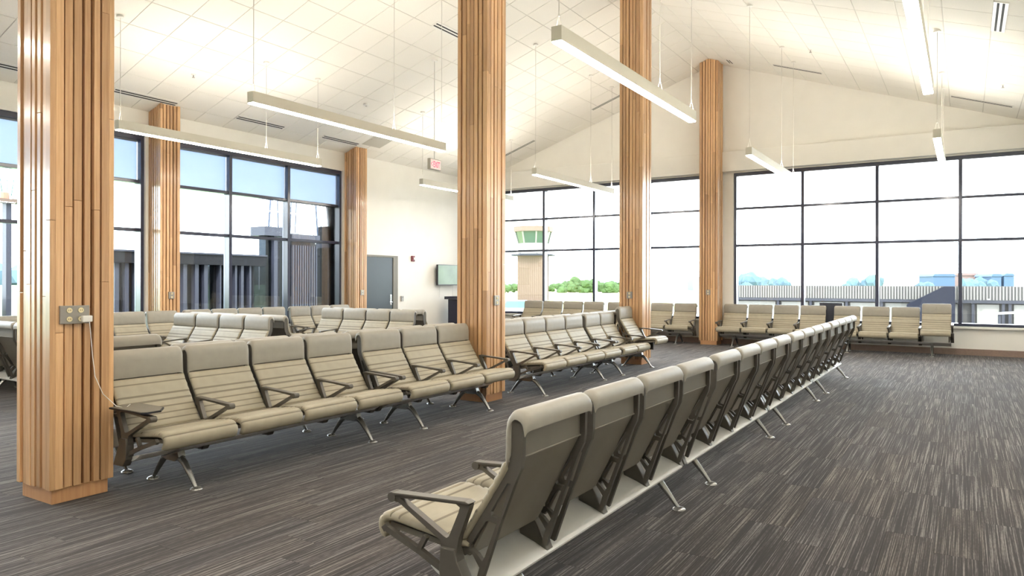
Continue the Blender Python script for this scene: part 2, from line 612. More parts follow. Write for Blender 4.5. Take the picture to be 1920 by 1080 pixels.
# ledges under the windows, baseboards
b = MB(); b.box(XL, XRT, YG - .09, YG + .10, SILL - .045, SILL, 'sill_white')
tag(obj('trim_3', b.mesh('sill', 'sill_white', bevel=.004)), 'white ledge under the gable windows', 'ledge', kind='structure')
for a, c, k in ((2.95, 7.40, 4), (7.90, 12.22, 5)):
    b = MB(); b.box(XL - .1, XL + .05, a, c, SILL - .04, SILL, 'sill_white')
    tag(obj('trim_%d' % k, b.mesh('sill', 'sill_white', bevel=.004)), 'white ledge under the left window %s the wall column' % ('before' if k == 4 else 'past'), 'ledge', kind='structure')
b = MB(); b.box(XL, XRT, YG - .02, YG, 0, .13, 'base_brown')
tag(obj('baseboard_far', b.mesh('baseboard', 'base_brown')), 'brown baseboard along the gable wall', 'baseboard', kind='structure')
b = MB(); b.box(XL, XL + .02, YB, 12.9, 0, .13, 'base_brown'); b.box(XL, XL + .02, 14.15, YG, 0, .13, 'base_brown')
tag(obj('baseboard_left', b.mesh('baseboard', 'base_brown')), 'brown baseboard along the left wall', 'baseboard', kind='structure')


# --- windows: frame members and panes each a piece
def window(name, label, along, a, c, z0, z1, muls, rails, plane, inward, shades=False):
    """along: 'x' or 'y'; plane: coordinate of the glass plane; inward: sign pointing into the room"""
    dep = 0.13

    def bar(nm, u0_, u1_, v0, v1, d0, d1, m, parent):
        bb = MB()
        if along == 'x':
            lo, hi = sorted((plane + inward * d0, plane + inward * d1))
            bb.box(u0_, u1_, lo, hi, v0, v1, m)
        else:
            lo, hi = sorted((plane + inward * d0, plane + inward * d1))
            bb.box(lo, hi, u0_, u1_, v0, v1, m)
        return obj(nm, bb.mesh(nm, m, bevel=0.004 if m == 'frame_dark' else 0.0, seg=1), parent)

    bb = MB()
    lo, hi = sorted((plane - inward * .05, plane + inward * .14))
    for (u0_, u1_, v0, v1) in ((a, c, z1 - .085, z1), (a, c, z0, z0 + .06), (a, a + .06, z0 + .06, z1 - .085), (c - .06, c, z0 + .06, z1 - .085)):
        if along == 'x': bb.box(u0_, u1_, lo, hi, v0, v1, 'frame_dark')
        else: bb.box(lo, hi, u0_, u1_, v0, v1, 'frame_dark')
    root = tag(obj(name, bb.mesh(name, 'frame_dark')), label, 'window', kind='structure')
    us = [a + .06] + list(muls) + [c - .06]
    vs = [z0 + .06] + list(rails) + [z1 - .085]
    for u in muls:
        bar('mullion', u - .035, u + .035, z0 + .06, z1 - .085, -.05, .13, 'frame_dark', root)
    for v in rails:
        for i in range(len(us) - 1):
            g0 = us[i] + (.035 if i else 0)
            g1 = us[i + 1] - (.035 if i < len(us) - 2 else 0)
            bar('transom', g0, g1, v - .028, v + .028, -.05, .10, 'frame_dark', root)
    for i in range(len(us) - 1):
        for j in range(len(vs) - 1):
            g0 = us[i] + (.035 if i else 0)
            g1 = us[i + 1] - (.035 if i < len(us) - 2 else 0)
            h0 = vs[j] + (.028 if j else 0)
            h1 = vs[j + 1] - (.028 if j < len(vs) - 2 else 0)
            bar('pane', g0, g1, h0, h1, -.004, .004, 'glass', root)
            if shades and j == len(vs) - 2:
                s_ = bar('roller_shade', g0 + .012, g1 - .012, h0 + .015, h1 - .03, .018, .021, 'shade_blue', root)
                bar('shade_tube', g0 + .01, g1 - .01, h1 - .03, h1, .012, .045, 'mast_white', root)
                bar('hem_bar', g0 + .012, g1 - .012, h0 + .003, h0 + .015, .015, .027, 'mast_white', root)
    return root


window('window_1', 'tall left window with blue shades half hidden by the first wood column', 'y', 2.95, 7.40, SILL, HEADL, (4.43, 5.92), (2.43, 3.29), XL - .19, 1, True)
window('window_2', 'tall left window of three bays with blue shades between two wall columns', 'y', 7.90, 12.22, SILL, HEADL, (9.21, 10.68), (2.43, 3.29), XL - .19, 1, True)
window('window_5', 'unseen tall left window added for daylight, nearest the back wall', 'y', -2.0, 2.35, SILL, HEADL, (-.53, .94), (2.43, 3.29), XL - .19, 1, True)  # unseen bay, added to let more daylight into the room
window('window_3', 'gable window of four bays left of the end column', 'x', -11.85, -5.62, SILL, HEADG, (-10.24, -8.65, -7.05), (2.425, 3.335), YG + .19, -1)
window('window_4', 'gable window of four bays right of the end column', 'x', -4.83, 1.46, SILL, HEADG, (-3.24, -1.67, -.09), (2.425, 3.335), YG + .19, -1)


# ------------------------------------------------------------------ wood columns
def slat_face(parent, M, width, seed, ztop, z0=0.10):
    """M maps (u across, d outward, z) to the column's own space"""
    rnd = random.Random(seed)
    n = 7 if width > .4 else 6
    raw = [rnd.choice((.040, .043, .046, .054)) for _ in range(n)]
    gaps = [rnd.choice((.006, .013, .017, .021)) for _ in range(n - 1)]
    k = (width - sum(gaps)) / sum(raw)
    u = -width / 2
    for i in range(n):
        w = raw[i] * k
        d = rnd.choice((.024, .030, .034, .038)) if 0 < i < n - 1 else .036
        cuts = [z0]
        z = z0 + rnd.uniform(.9, 2.6)
        while z < 6.0:
            cuts.append(z)
            z += rnd.uniform(1.9, 2.9)
        for j, c in enumerate(cuts):
            pu = [M @ Vector((u, 0, 0)), M @ Vector((u + w, 0, 0)), M @ Vector((u + w, d, 0)), M @ Vector((u, d, 0))]
            bb = MB()
            last = j == len(cuts) - 1
            tops = [ztop(p.x) for p in pu] if last else [cuts[j + 1] - .0015] * 4
            if max(tops) > min(min(ztop(p.x) for p in pu), 99):
                tops = [min(t, ztop(p.x)) for t, p in zip(tops, pu)]
            if min(tops) - c < .05:
                continue
            vs = [Vector((p.x, p.y, c)) for p in pu] + [Vector((p.x, p.y, t)) for p, t in zip(pu, tops)]
            cen = sum(vs, Vector()) / 8
            org = Vector((cen.x, cen.y, c))
            bb.add([v - org for v in vs], [(0, 3, 2, 1), (4, 5, 6, 7), (0, 1, 5, 4), (1, 2, 6, 5), (2, 3, 7, 6), (3, 0, 4, 7)], 'wood')
            obj('slat', bb.mesh('slat', 'wood', bevel=.0022, seg=1), parent, org)
        u += w + (gaps[i] if i < n - 1 else 0)


def outlet(parent, loc, rotz, n=2):
    """duplex outlet plate; local -y is the visible side"""
    b = MB()
    w = .042 * n + .012
    b.box(-w, w, -.012, .02, -.062, .062, 'plate_grey')
    pl = obj('outlet_plate', b.mesh('outlet_plate', 'plate_grey', bevel=.003), parent, loc, (0, 0, rotz))
    for i in range(n):
        for s in (-1, 1):
            bb = MB()
            bb.cyl((0, -.018, 0), .018, .01, 14, 'cream_plastic', 'y')
            for dx in (-.006, .006):
                bb.box(dx - .0015, dx + .0015, -.0185, -.017, -.005, .006, 'slot_dark')
            obj('socket', bb.mesh('socket'), pl, ((i - (n - 1) / 2) * .075, 0, s * .03))
    return pl


HX, HY = 0.23, 0.215


def ridge_column(xr, y0, seed, label, outlets):
    cx, cy = xr - HX, y0 + HY
    t = thing('wood_column', label, 'column', (cx, cy, 0), group='slatted wood columns along the ridge')
    zt = lambda lx: zc(cx + lx) - .004
    i = .040
    b = MB()
    p = [(-HX + i, -HY + i), (HX - i, -HY + i), (HX - i, HY - i), (-HX + i, HY - i)]
    vs = [(x_, y_, .0) for x_, y_ in p] + [(x_, y_, zt(x_) - .002) for x_, y_ in p]
    b.add(vs, [(0, 3, 2, 1), (4, 5, 6, 7), (0, 1, 5, 4), (1, 2, 6, 5), (2, 3, 7, 6), (3, 0, 4, 7)], 'wood_core')
    obj('core', b.mesh('core', 'wood_core'), t)
    b = MB()
    b.box(-HX + .028, HX - .028, -HY + .028, HY - .028, 0, .1, 'wood_plinth')
    obj('plinth', b.mesh('plinth', 'wood_plinth', bevel=.002, seg=1), t)
    d = .0375
    ex = .035
    for q, (M, w) in enumerate((
            (Matrix(((1, 0, 0), (0, -1, 0), (0, 0, 1))), 2 * HX - .004),      # faces -y
            (Matrix(((0, 1, 0), (1, 0, 0), (0, 0, 1))), 2 * HY - 2 * d),      # faces +x
            (Matrix(((1, 0, 0), (0, 1, 0), (0, 0, 1))), 2 * HX - .004),      # faces +y
            (Matrix(((0, -1, 0), (1, 0, 0), (0, 0, 1))), 2 * HY - 2 * d))):   # faces -x
        off = Vector(((0, -HY + d, 0), (HX - d, 0, 0), (0, HY - d, 0), (-HX + d, 0, 0))[q])
        M4 = M.to_4x4(); M4.translation = off
        slat_face(t, M4, w, seed * 10 + q, zt)
    for (lx, ly, z, rz, n) in outlets:
        outlet(t, (lx, ly, z), rz, n)
    return t


C1 = ridge_column(-5.16, 2.418, 1, 'nearest slatted wood column at the left with an outlet and plugged-in cord', [(HX + .002, -.06, 1.275, PI / 2, 2)])
C2 = ridge_column(-5.035, 7.41, 2, 'second slatted wood column, standing before the wall screen and lectern', [(HX + .002, .0, 1.275, PI / 2, 1)])
C3 = ridge_column(-4.99, 12.40, 3, 'third slatted wood column, behind the end seat of the long front-facing row', [(-.02, -HY - .002, 1.275, 0, 1)])
C4 = ridge_column(-5.06, 17.365, 4, 'farthest slatted wood column, against the gable wall under the ridge', [(.0, -HY - .002, 1.275, 0, 1)])


def wall_column(y0, y1, xf, seed, label, oz):
    cy = (y0 + y1) / 2
    t = thing('wall_column', label, 'column', (XL, cy, 0), group='slatted half columns on the left wall')
    h = (y1 - y0) / 2
    pr = xf - XL
    zt = lambda lx: zc(XL + lx) - .004
    b = MB()
    p = [(.001, -h + .037), (pr - .04, -h + .037), (pr - .04, h - .037), (.001, h - .037)]
    vs = [(x_, y_, 0) for x_, y_ in p] + [(x_, y_, zt(x_) - .002) for x_, y_ in p]
    b.add(vs, [(0, 3, 2, 1), (4, 5, 6, 7), (0, 1, 5, 4), (1, 2, 6, 5), (2, 3, 7, 6), (3, 0, 4, 7)], 'wood_core')
    obj('core', b.mesh('core', 'wood_core'), t)
    b = MB(); b.box(.001, pr - .025, -h + .025, h - .025, 0, .1, 'wood_plinth')
    obj('plinth', b.mesh('plinth', 'wood_plinth'), t)
    d = .0375
    M = Matrix(((0, 1, 0), (1, 0, 0), (0, 0, 1))).to_4x4(); M.translation = Vector((pr - d, 0, 0))
    slat_face(t, M, 2 * h, seed, zt)
    for s in (-1, 1):
        M = Matrix(((1, 0, 0), (0, s, 0), (0, 0, 1))).to_4x4(); M.translation = Vector(((pr - d) / 2, s * (h - d), 0))
        slat_face(t, M, pr - d - .004, seed + 5 + s, zt)
    outlet(t, (pr + .002, .02, oz), PI / 2, 1)


wall_column(7.45, 7.83, -12.03, 51, 'slatted half column on the left wall between the two blue-shaded windows', 1.26)
wall_column(12.27, 12.64, -12.03, 77, 'slatted half column on the left wall beside the grey door', 1.26)


# ------------------------------------------------------------------ beam seating
SW = 0.585        # width of one seat


def resample(path, step):
    pts = [Vector((p[0], p[1])) for p in path]
    # Catmull-Rom through the points, then even spacing
    fine = []
    for i in range(len(pts) - 1):
        p0 = pts[max(i - 1, 0)]; p1 = pts[i]; p2 = pts[i + 1]; p3 = pts[min(i + 2, len(pts) - 1)]
        for k in range(12):
            t = k / 12
            fine.append(0.5 * ((2 * p1) + (p2 - p0) * t + (2 * p0 - 5 * p1 + 4 * p2 - p3) * t * t + (3 * p1 - p0 - 3 * p2 + p3) * t ** 3))
    fine.append(pts[-1])
    out = [fine[0]]
    acc = 0
    for i in range(1, len(fine)):
        acc += (fine[i] - fine[i - 1]).length
        if acc >= step:
            out.append(fine[i]); acc = 0
    if (out[-1] - fine[-1]).length > step * .4:
        out.append(fine[-1])
    else:
        out[-1] = fine[-1]
    return out


def cushion(name, path, thick, width, ribs=(), m='vinyl', corner=0.0):
    """upholstered strip: path is the outer face in the side view (x forward, z up), stitched channels at arc lengths ribs"""
    pts = resample(path, .0025)
    s = [0]
    for i in range(1, len(pts)):
        s.append(s[-1] + (pts[i] - pts[i - 1]).length)
    Ltot = s[-1]
    nrm = []
    for i in range(len(pts)):
        d = (pts[min(i + 1, len(pts) - 1)] - pts[max(i - 1, 0)]).normalized()
        nrm.append(Vector((-d.y, d.x)))
    # keep extra samples at the stitches
    keep = [0]
    last = 0
    for i in range(1, len(pts)):
        nearrib = any(abs(s[i] - r) < .010 for r in ribs)
        bend = (pts[i] - pts[last]).length > .03 or nrm[i].dot(nrm[last]) < .97
        if nearrib or bend or i == len(pts) - 1:
            keep.append(i); last = i
    top, bot, base_n = [], [], []
    for i in keep:
        dip = 0
        for r in ribs:
            a = abs(s[i] - r)
            if a < .0075: dip = max(dip, .010 * (1 - a / .0075) ** .6)
        e = 1.0
        ed = min(s[i], Ltot - s[i])
        if ed < .02: e = .35 + .65 * math.sqrt(max(0, 1 - (1 - ed / .02) ** 2))
        top.append(pts[i] + nrm[i] * (thick * .5 * e - dip))
        bot.append(pts[i] - nrm[i] * thick * .5 * e)
        base_n.append(nrm[i])
    mid = [(a + c) / 2 for a, c in zip(top, bot)]
    ys = [-width / 2, -width / 2 + .003, -width / 2 + .010, -width / 2 + .022, -width / 2 + .045, 0]
    ys += [-v for v in ys[-2::-1]]
    fac = [.25, .58, .82, .95, 1, 1, 1, .95, .82, .58, .25]
    low = [corner, corner * .62, corner * .30, corner * .08, 0, 0, 0, corner * .08, corner * .30, corner * .62, corner]
    n = len(keep)
    vs, fs = [], []
    for y, f, lw in zip(ys, fac, low):
        for i in range(n):
            c = mid[i] + (top[i] - mid[i]) * f
            vs.append((c.x, y, c.y - lw))
        for i in range(n - 1, -1, -1):
            c = mid[i] + (bot[i] - mid[i]) * f
            vs.append((c.x, y, c.y - lw))
    R = 2 * n
    for j in range(len(ys) - 1):
        for i in range(R):
            fs.append((j * R + i, j * R + (i + 1) % R, (j + 1) * R + (i + 1) % R, (j + 1) * R + i))
    for j in (0, len(ys) - 1):
        for i in range(n - 1):
            fs.append((j * R + i, j * R + i + 1, j * R + R - 2 - i, j * R + R - 1 - i))
    seam = [any(abs((s[keep[i]] + s[keep[min(i + 1, n - 1)]]) / 2 - r) < .0042 for r in ribs) for i in range(n)]
    b = MB()
    fa, fsm = [], []
    for q, f in enumerate(fs):
        i = q % R
        (fsm if q < (len(ys) - 1) * R and i < n - 1 and seam[i] else fa).append(f)
    b.add(vs, fa, m)
    for f in fsm:
        b.f.append(list(f)); b.mi.append(b.slot('vinyl_seam'))
    return b.mesh(name, m, smooth=True, auto=60)


# side view measured from the nearest seat: x forward, z up, beam centre at x = 0
SEAT_ME = cushion('seat', [(-.12, .405), (0, .418), (.18, .440), (.29, .450), (.335, .446), (.360, .428), (.366, .400), (.355, .372), (.338, .356)],
                  .046, SW, ribs=[.065 + .052 * k for k in range(9)])
BACK_ME = cushion('backrest', [(-.302, .775), (-.290, .745), (-.215, .625), (-.130, .495), (-.080, .425)],
                  .040, SW, ribs=[.055 + .0515 * k for k in range(7)])
HEAD_ME = cushion('headrest', [(-.308, .783), (-.313, .83), (-.314, .905), (-.320, .945), (-.338, .971), (-.358, .976), (-.380, .965), (-.393, .94), (-.396, .908)][::-1],
                  .030, SW, m='vinyl_head', corner=.020)


def shell_mesh():
    b = MB()
    w = SW / 2 - .03
    up = [(-.352, .945), (-.340, .945), (-.342, .795), (-.354, .795)]
    lo = [(-.350, .790), (-.338, .790), (-.118, .378), (-.130, .373)]
    b.prism(up, 'y', -w, w, 'vinyl_shell')
    b.prism(lo, 'y', -w, w, 'vinyl_shell')
    # welt seam between the two panels
    b.tube([(-.356, -w, .793), (-.356, w, .793)], .004, 6, 'vinyl_shell')
    return b.mesh('back_shell', 'vinyl_shell')


SHELL_ME = shell_mesh()


def plate(poly, holes, y0, y1, m, name, bevel=.003):
    """cast plate in the side view with openings: outline polygon minus hole polygons, extruded in y"""
    from mathutils.geometry import delaunay_2d_cdt
    vs, es = [], []
    loops = [poly] + holes
    for lp in loops:
        k = len(vs)
        vs += [Vector(p) for p in lp]
        es += [(k + i, k + (i + 1) % len(lp)) for i in range(len(lp))]

    def inside(p, lp):
        c = False
        for i in range(len(lp)):
            a, d = lp[i], lp[i - 1]
            if (a[1] > p[1]) != (d[1] > p[1]) and p[0] < (d[0] - a[0]) * (p[1] - a[1]) / (d[1] - a[1]) + a[0]:
                c = not c
        return c
    V, E_, F, *_ = delaunay_2d_cdt(vs, es, [], 0, 1e-6)
    faces = []
    for f in F:
        c = sum((V[i] for i in f), Vector((0, 0))) / len(f)
        if inside(c, poly) and not any(inside(c, h) for h in holes):
            faces.append(list(f))
    n = len(V)
    b = MB()
    allv = [(v.x, y0, v.y) for v in V] + [(v.x, y1, v.y) for v in V]
    fs = [tuple(f) for f in faces] + [tuple(i + n for i in reversed(f)) for f in faces]
    cnt = {}
    for f in faces:
        for i in range(len(f)):
            e = (f[i], f[(i + 1) % len(f)])
            cnt[tuple(sorted(e))] = cnt.get(tuple(sorted(e)), []) + [e]
    for k, v in cnt.items():
        if len(v) == 1:
            a, c = v[0]
            fs.append((a, a + n, c + n, c))
    b.add(allv, fs, m)
    return b.mesh(name, m)


def arc(cx, cz, r, a0, a1, n=6):
    return [(cx + r * math.cos(math.radians(a0 + (a1 - a0) * i / n)), cz + r * math.sin(math.radians(a0 + (a1 - a0) * i / n))) for i in range(n + 1)]


# back frame: hooked top, bends, then splits in a front rail along the cushion and a straight rear strut to the beam
FRAME_POLY = (arc(-.354, .930, .028, 0, 180, 8) + [(-.381, .90), (-.379, .80), (-.372, .755), (-.345, .700), (-.268, .505), (-.172, .236), (-.148, .245),
              (-.170, .320), (-.130, .375), (-.095, .355), (-.078, .375), (-.120, .445), (-.225, .615), (-.300, .735), (-.318, .780), (-.324, .86)])
FRAME_HOLES = [[(-.322, .690), (-.307, .690), (-.225, .560), (-.228, .545), (-.262, .538), (-.272, .545)],
               [(-.254, .515), (-.214, .522), (-.200, .515), (-.128, .408), (-.130, .392), (-.160, .372), (-.184, .348), (-.198, .372)]]
FRAME_ME = plate(FRAME_POLY, FRAME_HOLES, -.011, .011, 'cast_metal', 'back_frame')
# frame flange seen from behind
# armrest: flat top bar, rear post, diagonal; sits on a post over the beam; bracket below carries the seat
ARM_POLY = (arc(.268, .556, .017, -100, 80, 6) + [(.10, .582), (-.135, .597), (-.155, .588), (-.150, .570), (-.100, .445), (-.090, .400), (-.095, .290), (-.012, .290), (-.006, .395), (.0, .418), (.225, .536)])
ARM_HOLES = [[(.222, .557), (.10, .569), (-.085, .581), (-.104, .570), (-.097, .548), (-.048, .440), (-.036, .432), (-.022, .436)]]
ARM_ME = plate(ARM_POLY, ARM_HOLES, -.016, .016, 'cast_metal', 'armrest')
ARMPAD = MB()
ARMPAD.prism([(.285, .556), (.282, .570), (.262, .578), (.10, .588), (-.135, .602), (-.158, .595), (-.150, .589), (.10, .579), (.262, .566), (.272, .552)], 'y', -.026, .026, 'cast_metal')
ARMPAD.tube([(.262, -.026, .558), (.262, .026, .558)], .0225, 12, 'cast_metal')
ARMPAD_ME = ARMPAD.mesh('arm_pad', 'cast_metal', bevel=.003)
BRK = MB()
for pa, pb, r in (((.325, .400), (.300, .420), .012), ((.310, .408), (.115, .342), .013), ((.115, .342), (-.02, .285), .013), ((.125, .345), (.085, .412), .011)):
    dx, dz = pb[0] - pa[0], pb[1] - pa[1]
    l = math.hypot(dx, dz)
    nx, nz = -dz / l * r, dx / l * r
    BRK.prism([(pa[0] + nx, pa[1] + nz), (pb[0] + nx, pb[1] + nz), (pb[0] - nx, pb[1] - nz), (pa[0] - nx, pa[1] - nz)], 'y', -.011, .011, 'cast_metal')
BRK_ME = BRK.mesh('seat_bracket', 'cast_metal')
SADDLE = MB()
SADDLE.prism([(-.172, .196), (-.05, .196), (-.012, .25), (-.005, .30), (-.012, .395), (-.085, .395), (-.098, .345), (-.130, .29)], 'y', -.030, .030, 'cast_metal')
SADDLE_ME = SADDLE.mesh('beam_saddle', 'cast_metal', bevel=.006)

PAN = MB()      # dark pan under the cushion
PAN.prism([(-.12, .375), (.33, .418), (.335, .400), (.30, .388), (-.11, .352)], 'y', -SW / 2 + .03, SW / 2 - .03, 'vinyl_shell')
PAN_ME = PAN.mesh('seat_pan', 'vinyl_shell')


def beam_mesh(L):
    b = MB()
    top = [(-.178, .203), (-.10, .236), (0, .268), (.05, .281), (.075, .286)]
    bot = [(.075, .280), (.05, .262), (0, .236), (-.10, .206), (-.175, .192)]
    b.prism(top + bot, 'y', -L / 2 + .02, L / 2 - .02, 'beam_silver')
    return b.mesh('beam', 'beam_silver', smooth=True, auto=30)


def leg_mesh():
    b = MB()
    b.prism([(-.075, .205), (.0, .232), (.085, .255), (.10, .215), (.05, .180), (-.05, .180), (-.095, .190)], 'y', -.028, .028, 'leg_metal')
    for s in (-1, 1):
        pts = [(s * .04, 0, .207), (s * .09, 0, .200), (s * .135, 0, .172), (s * .205, 0, .090), (s * .264, 0, .014)]
        b.tube(pts, [.024, .026, .024, .018, .012], 10, 'leg_metal', 1.1)
    return b.mesh('leg', 'leg_metal', smooth=True, auto=45)


LEG_ME = leg_mesh()
FOOTB = MB()
FOOTB.tube([(0, 0, 0), (0, 0, .007), (0, 0, .014), (0, 0, .022)], [.045, .045, .038, .018], 18, 'leg_metal')
FOOT_ME = FOOTB.mesh('foot', 'leg_metal', smooth=True, auto=45)
TRAYB = MB()
TRAYB.prism([(-.15, -.07), (.24, -.07), (.27, -.04), (.27, .06), (.16, .15), (-.15, .15)], 'z', .600, .612, 'black_plastic')
TRAYB.prism([(-.14, -.06), (.235, -.06), (.26, -.035), (.26, .055), (.155, .14), (-.14, .14)], 'z', .6115, .6135, 'vinyl_shell')
TRAY_ME = TRAYB.mesh('tablet_tray', 'black_plastic')


def emblem_mesh():
    """small wheelchair pictogram pressed into a priority headrest"""
    b = MB()
    pts = [(0, .020 * math.cos(t), .020 * math.sin(t)) for t in [math.radians(150 + 22.5 * k) for k in range(12)]]
    b.tube(pts, .0028, 6, 'vinyl_shell')
    b.tube([(0, .0, .028), (0, -.002, .002), (0, -.018, .002), (0, -.024, -.020), (0, -.030, -.020)], .0028, 6, 'vinyl_shell')
    b.tube([(-.002, 0, .036), (.002, 0, .036)], .006, 10, 'vinyl_shell')
    return b.mesh('emblem', 'vinyl_shell')


EMBLEM_ME = emblem_mesh()


def bench(label, x, y, face, n, L, group, leg_at=None, raised=None, tray=None, arm_skip=()):
    """n seats on one beam; face is the way the sitter looks: 'E' +x, 'W' -x, 'S' -y (to the camera), 'N' +y"""
    rz = {'E': 0, 'W': PI, 'S': -PI / 2, 'N': PI / 2}[face]
    t = thing('beam_seating', label, 'bench', (x, y, 0), (0, 0, rz), group)
    pitch = L / n
    obj('beam', beam_mesh(L), t)
    for ly in (leg_at or (-L / 2 + .36, L / 2 - .36)):
        lg = obj('leg', LEG_ME, t, (0, ly, 0))
        for s in (-1, 1):
            obj('foot', FOOT_ME, lg, (s * .27, 0, 0))
    sc = min(1.05, (pitch - .040) / SW)
    for i in range(n):
        yy = -L / 2 + pitch * (i + .5)
        up = (.10, .085) if raised == i else (0, 0)
        s = obj('seat', SEAT_ME, t, (up[0], yy, up[1]), scale=(1, sc, 1))
        obj('seat_pan', PAN_ME, s)
        obj('backrest', BACK_ME, s)
        h = obj('headrest', HEAD_ME, s)
        obj('back_shell', SHELL_ME, s)
        for q in (-1, 1):
            obj('back_frame', FRAME_ME, s, (0, q * (SW / 2 - .022), 0))
        if raised == i:
            obj('emblem', EMBLEM_ME, s, (-.3005, 0.0, .875))
            b = MB()
            b.box(-.14 - up[0], .22 - up[0], -SW / 2 + .02, -SW / 2 + .05, .30 - up[1], .38, 'cast_metal')
            b.box(-.14 - up[0], .22 - up[0], SW / 2 - .05, SW / 2 - .02, .30 - up[1], .38, 'cast_metal')
            obj('riser', b.mesh('riser', 'cast_metal'), s)
    for i in range(n + 1):
        if i in arm_skip: continue
        yy = -L / 2 + pitch * i
        up = .085 if raised is not None and i in (raised, raised + 1) and i in (0, n) else 0
        a = obj('armrest', ARM_ME, t, (up, yy, up))
        obj('arm_pad', ARMPAD_ME, a)
        obj('seat_bracket', BRK_ME, a)
        obj('beam_saddle', SADDLE_ME, a)
    if tray is not None:
        obj('tablet_tray', TRAY_ME, t, (0, -L / 2 + pitch * tray, 0))
    return t


G1 = 'benches of the foreground row seen from behind'
NX = -1.87
for (a, c, f1, f2, lab) in (
        (2.42, 4.98, 2.80, 4.62, 'beige four-seat bench nearest the camera, seen from behind, its end armrest in full view'),
        (5.06, 7.58, 5.33, 7.25, 'beige four-seat bench seen from behind, second from the camera in the foreground row'),
        (7.66, 10.10, 8.00, 9.83, 'beige four-seat bench seen from behind, third from the camera in the foreground row'),
        (10.18, 12.72, 10.57, 12.48, 'beige four-seat bench seen from behind, farthest of the foreground row near the gable benches')):
    m_ = (a + c) / 2
    bench(lab, NX, m_, 'W', 4, c - a, G1, leg_at=(-(f1 - m_), -(f2 - m_)))

G2 = 'benches of the row between the wood columns facing right'
R_SP = [(2.86, 5.35, 4, 3.19, 5.02), (5.45, 7.385, 3, 5.77, 6.99), (8.10, 10.56, 4, 8.30, 10.14), (10.64, 12.385, 3, 10.84, 12.13)]
R_LAB = ['beige four-seat bench facing right with a small tablet tray, just past the nearest wood column',
         'beige three-seat bench facing right, ending at the second wood column',
         'pale four-seat bench facing right, just past the second wood column',
         'pale three-seat bench facing right with a raised emblem seat before the third wood column']
for i, (a, c, n, f1, f2) in enumerate(R_SP):
    m_ = (a + c) / 2
    bench(R_LAB[i], -4.97, m_, 'E', n, c - a, G2, leg_at=(f1 - m_, f2 - m_), raised=2 if i == 3 else None, tray=0 if i == 0 else None)
G3 = 'benches backing onto the right-facing row'
B_LAB = ['beige four-seat bench facing the left windows, back to back with the tablet-tray bench',
         'beige three-seat bench facing the left windows, backing the one before the second column',
         'beige four-seat bench facing the left windows, backing the one past the second column',
         'beige three-seat bench facing the left windows, back to back with the raised-seat bench']
for i, (a, c, n, f1, f2) in enumerate(R_SP):
    m_ = (a + c) / 2
    bench(B_LAB[i], -5.86, m_, 'W', n, c - a, G3, leg_at=(-(f1 - m_), -(f2 - m_)), raised=3 if i == 0 else None)

G4 = 'short cross benches between the column row and the left windows'
bench('pale four-seat cross bench facing the camera, nearer of two such benches left of centre', -9.975, 6.85, 'S', 4, 2.43, G4)
bench('four-seat cross bench facing away, right behind the nearer cross bench', -9.975, 7.83, 'N', 4, 2.43, G4)
bench('pale four-seat cross bench facing the camera, farther one in front of the grey door', -9.70, 9.85, 'S', 4, 2.42, G4)
bench('four-seat cross bench facing away, back to back behind the farther cross bench', -9.70, 10.83, 'N', 4, 2.42, G4)
bench('four-seat bench seen from behind at the left edge, beside the nearest wood column', -10.10, 4.70, 'N', 4, 2.44, G4)

G5 = 'benches along the left window wall'
for a, c, n, lab in ((2.85, 5.28, 4, 'beige bench under the left windows, left of the nearest wood column'),
                     (5.35, 7.78, 4, 'beige bench under the left window just right of the nearest wood column'),
                     (7.875, 10.20, 4, 'beige bench under the three-bay left window behind the nearer cross bench'),
                     (10.30, 12.05, 3, 'beige three-seat bench under the left window next to the half column by the door')):
    bench(lab, -11.68, (a + c) / 2, 'E', n, c - a, G5)

G6 = 'benches along the gable windows'
for a, c, r, lab in ((-10.72, -8.20, None, 'beige bench under the gable window, seen past the second wood column'),
                     (-8.12, -5.66, None, 'beige bench under the gable window between the third and the end wood column'),
                     (-5.01, -2.66, None, 'beige bench under the gable window just right of the end wood column'),
                     (-2.53, -.22, 3, 'beige bench under the gable window whose right end seat is raised')):
    # sitter looks to the camera: local +y points to world +x
    bench(lab, (a + c) / 2, 17.36, 'S', 4, c - a, G6, raised=r)


